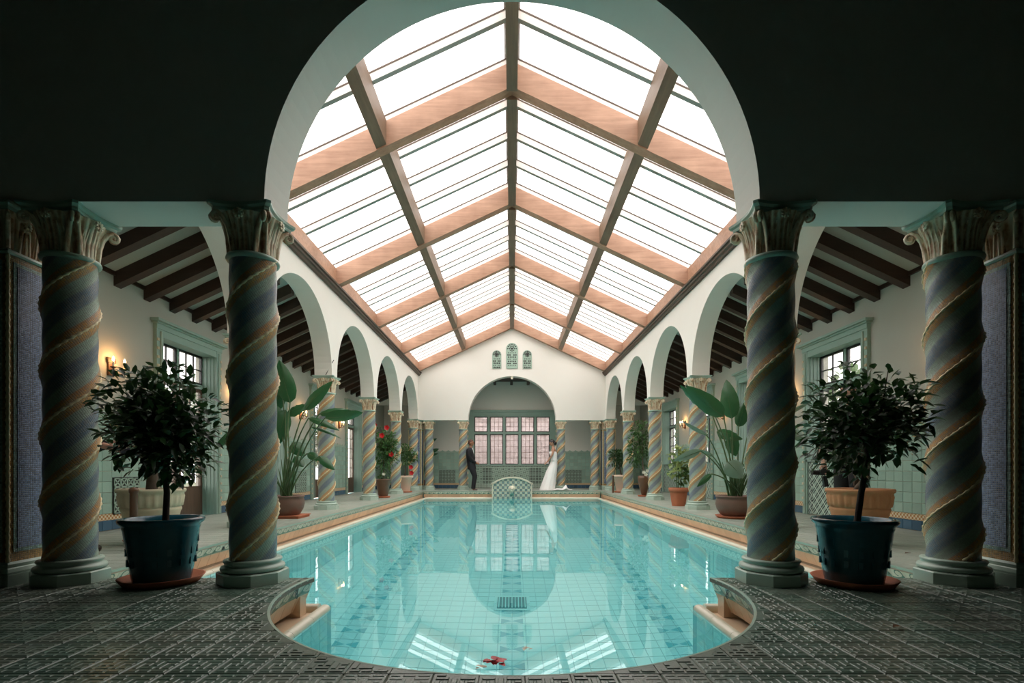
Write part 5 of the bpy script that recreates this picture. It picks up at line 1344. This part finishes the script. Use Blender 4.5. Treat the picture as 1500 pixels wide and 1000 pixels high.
# photographer half hidden on the right, standing behind the planter
def standing(label, x, y, face, arms, s=1.0, skinm='skin3', hidden=False, lean=0):
    t = thing('person', label, 'person', (x, y, 0)); f = Vector(face).normalized(); sd = Vector((-f.y, f.x, 0))
    H = lambda z, a=0, b=0: tuple(f*a*s+sd*b*s+Vector((0,0,z*s)))
    N = [(*H(.96), .10, .13)]; E = []
    k = chain(N, E, 0, [(*H(1.12), .09, .12), (*H(1.30, .01), .10, .14), (*H(1.42, .0), .07, .13), (*H(1.49, .01), .052), (*H(1.54, .02), .05)])
    Jl = []
    for e, (el, wr, d, side, grip, curl) in zip((-1, 1), arms):
        sh = H(1.40, 0, e*.19); k = chain(N, E, 3, [(*sh, .055), (*el, .042), (*wr, .028)]); hand(N, E, k, wr, d, side, curl, grip, 1.0)
        Jl.append(([sh, Vector(sh).lerp(Vector(el), .6), el]+([Vector(el).lerp(Vector(wr), .85)] if hidden else []), [.078, .064, .056]+([.046] if hidden else [])))
    T = [(*H(.93), .14, .17)]; TE = []
    for e in (-1, 1):
        chain(N, E, 0, [(*H(.88, 0, e*.10), .09), (*H(.50, .01, e*.12), .062), (*H(.10, -.02, e*.13), .042), (*H(.04, .10, e*.14), .035)])
        chain(T, TE, 0, [(*H(.84, 0, e*.11), .115), (*H(.50, .01, e*.12), .085), (*H(.09, -.02, e*.13), .07)])
    skin('body', N, E, M[skinm], t)
    garment('black_shirt', [(*H(.90), .18, .18), (*H(1.0), .175, .175), (*H(1.12), .165, .165), (*H(1.30), .18, .185), (*H(1.42), .15, .16), (*H(1.475), .08, .08)], Jl, M['black'], t)
    garment('trousers', [(*H(.80), .10, .12), (*H(.88), .165, .165), (*H(.95), .16, .16)], [([H(.86, 0, e*.10), H(.50, .01, e*.12), H(.09, -.02, e*.13)], [.115, .085, .075]) for e in (-1, 1)], M['black'], t)
    for e in (-1, 1): A = [(*H(.05, -.05, e*.13), .05)]; AE = []; chain(A, AE, 0, [(*H(.045, .06, e*.135), .05), (*H(.04, .17, e*.14), .04)]); skin('shoe', A, AE, M['shoe'], t, 1)
    head(t, H(1.655, .03), f, 1.0, M[skinm])
    return t
D = 5.85; xr = (1247-750)*D/750
wr = PX(1207, 678, D); el = PX(1202, 655, D+.05); o_ = Vector((xr, D, 0))
t = standing('photographer in black half hidden behind the right planter tree, camera lowered', xr, D, (-1, -.15, 0), [
    ((.10, .22, 1.10), (-.15, .20, 1.0), (-1, 0, -.2), (0, 0, 1), (0, -1, 0), .8),
    (tuple(el-o_), tuple(wr-o_), (.15, 0, -1), (-1, 0, 0), (.2, -1, 0), .9)], .98)
ct = thing('camera_gear', 'black camera with flash held low in the photographer\'s hand', 'camera', tuple(PX(1206, 692, D)))
mb = MB(); mb.obox((0,0,0), (1,0,0), (0,1,0), (0,0,1), .055, .035, .03); mb.obox((.0,0,.035), (1,0,0), (0,1,0), (0,0,1), .02, .02, .012); mb.build('camera_body', M['iron'], ct)
mb = MB(); mb.tube([(-.05, 0, 0), (-.13, 0, .004)], .028, 12); mb.build('lens', M['iron'], ct)
mb = MB(); mb.obox((.02, 0, -.10), (1,0,.2), (0,1,0), (-.2,0,1), .022, .018, .06); mb.build('flash_unit', M['iron'], ct)
# assistant behind the left column, only a hand showing
D = 4.55; xl = (104-750)*D/750; o_ = Vector((xl, D, 0)); wr = PX(158, 654, D-.12)
t = standing('assistant in black hidden behind the left column, only one hand showing', xl, D, (.35, .9, 0), [
    ((-.18, .02, 1.12), (-.10, .10, .92), (0, 0, -1), (1, 0, 0), (0, 1, 0), .5),
    ((.12, -.08, 1.02), tuple(wr-o_), (1, 0, -.22), (0, -.3, 1), (.2, 1, -.2), .8)], .97, 'skin3', True)
ct = thing('handheld_flash', 'dark cylindrical flash head held by the hand beside the left column', 'flash', tuple(PX(184, 661, D-.12)))
mb = MB(); mb.tube([(-.03, .0, .003), (.02, 0, 0), (.025, 0, 0), (.125, 0, -.008)], [.026, .026, .034, .036], 14); mb.build('flash_head', plain('dark_blue_plastic', (.02, .025, .045), .4), ct)
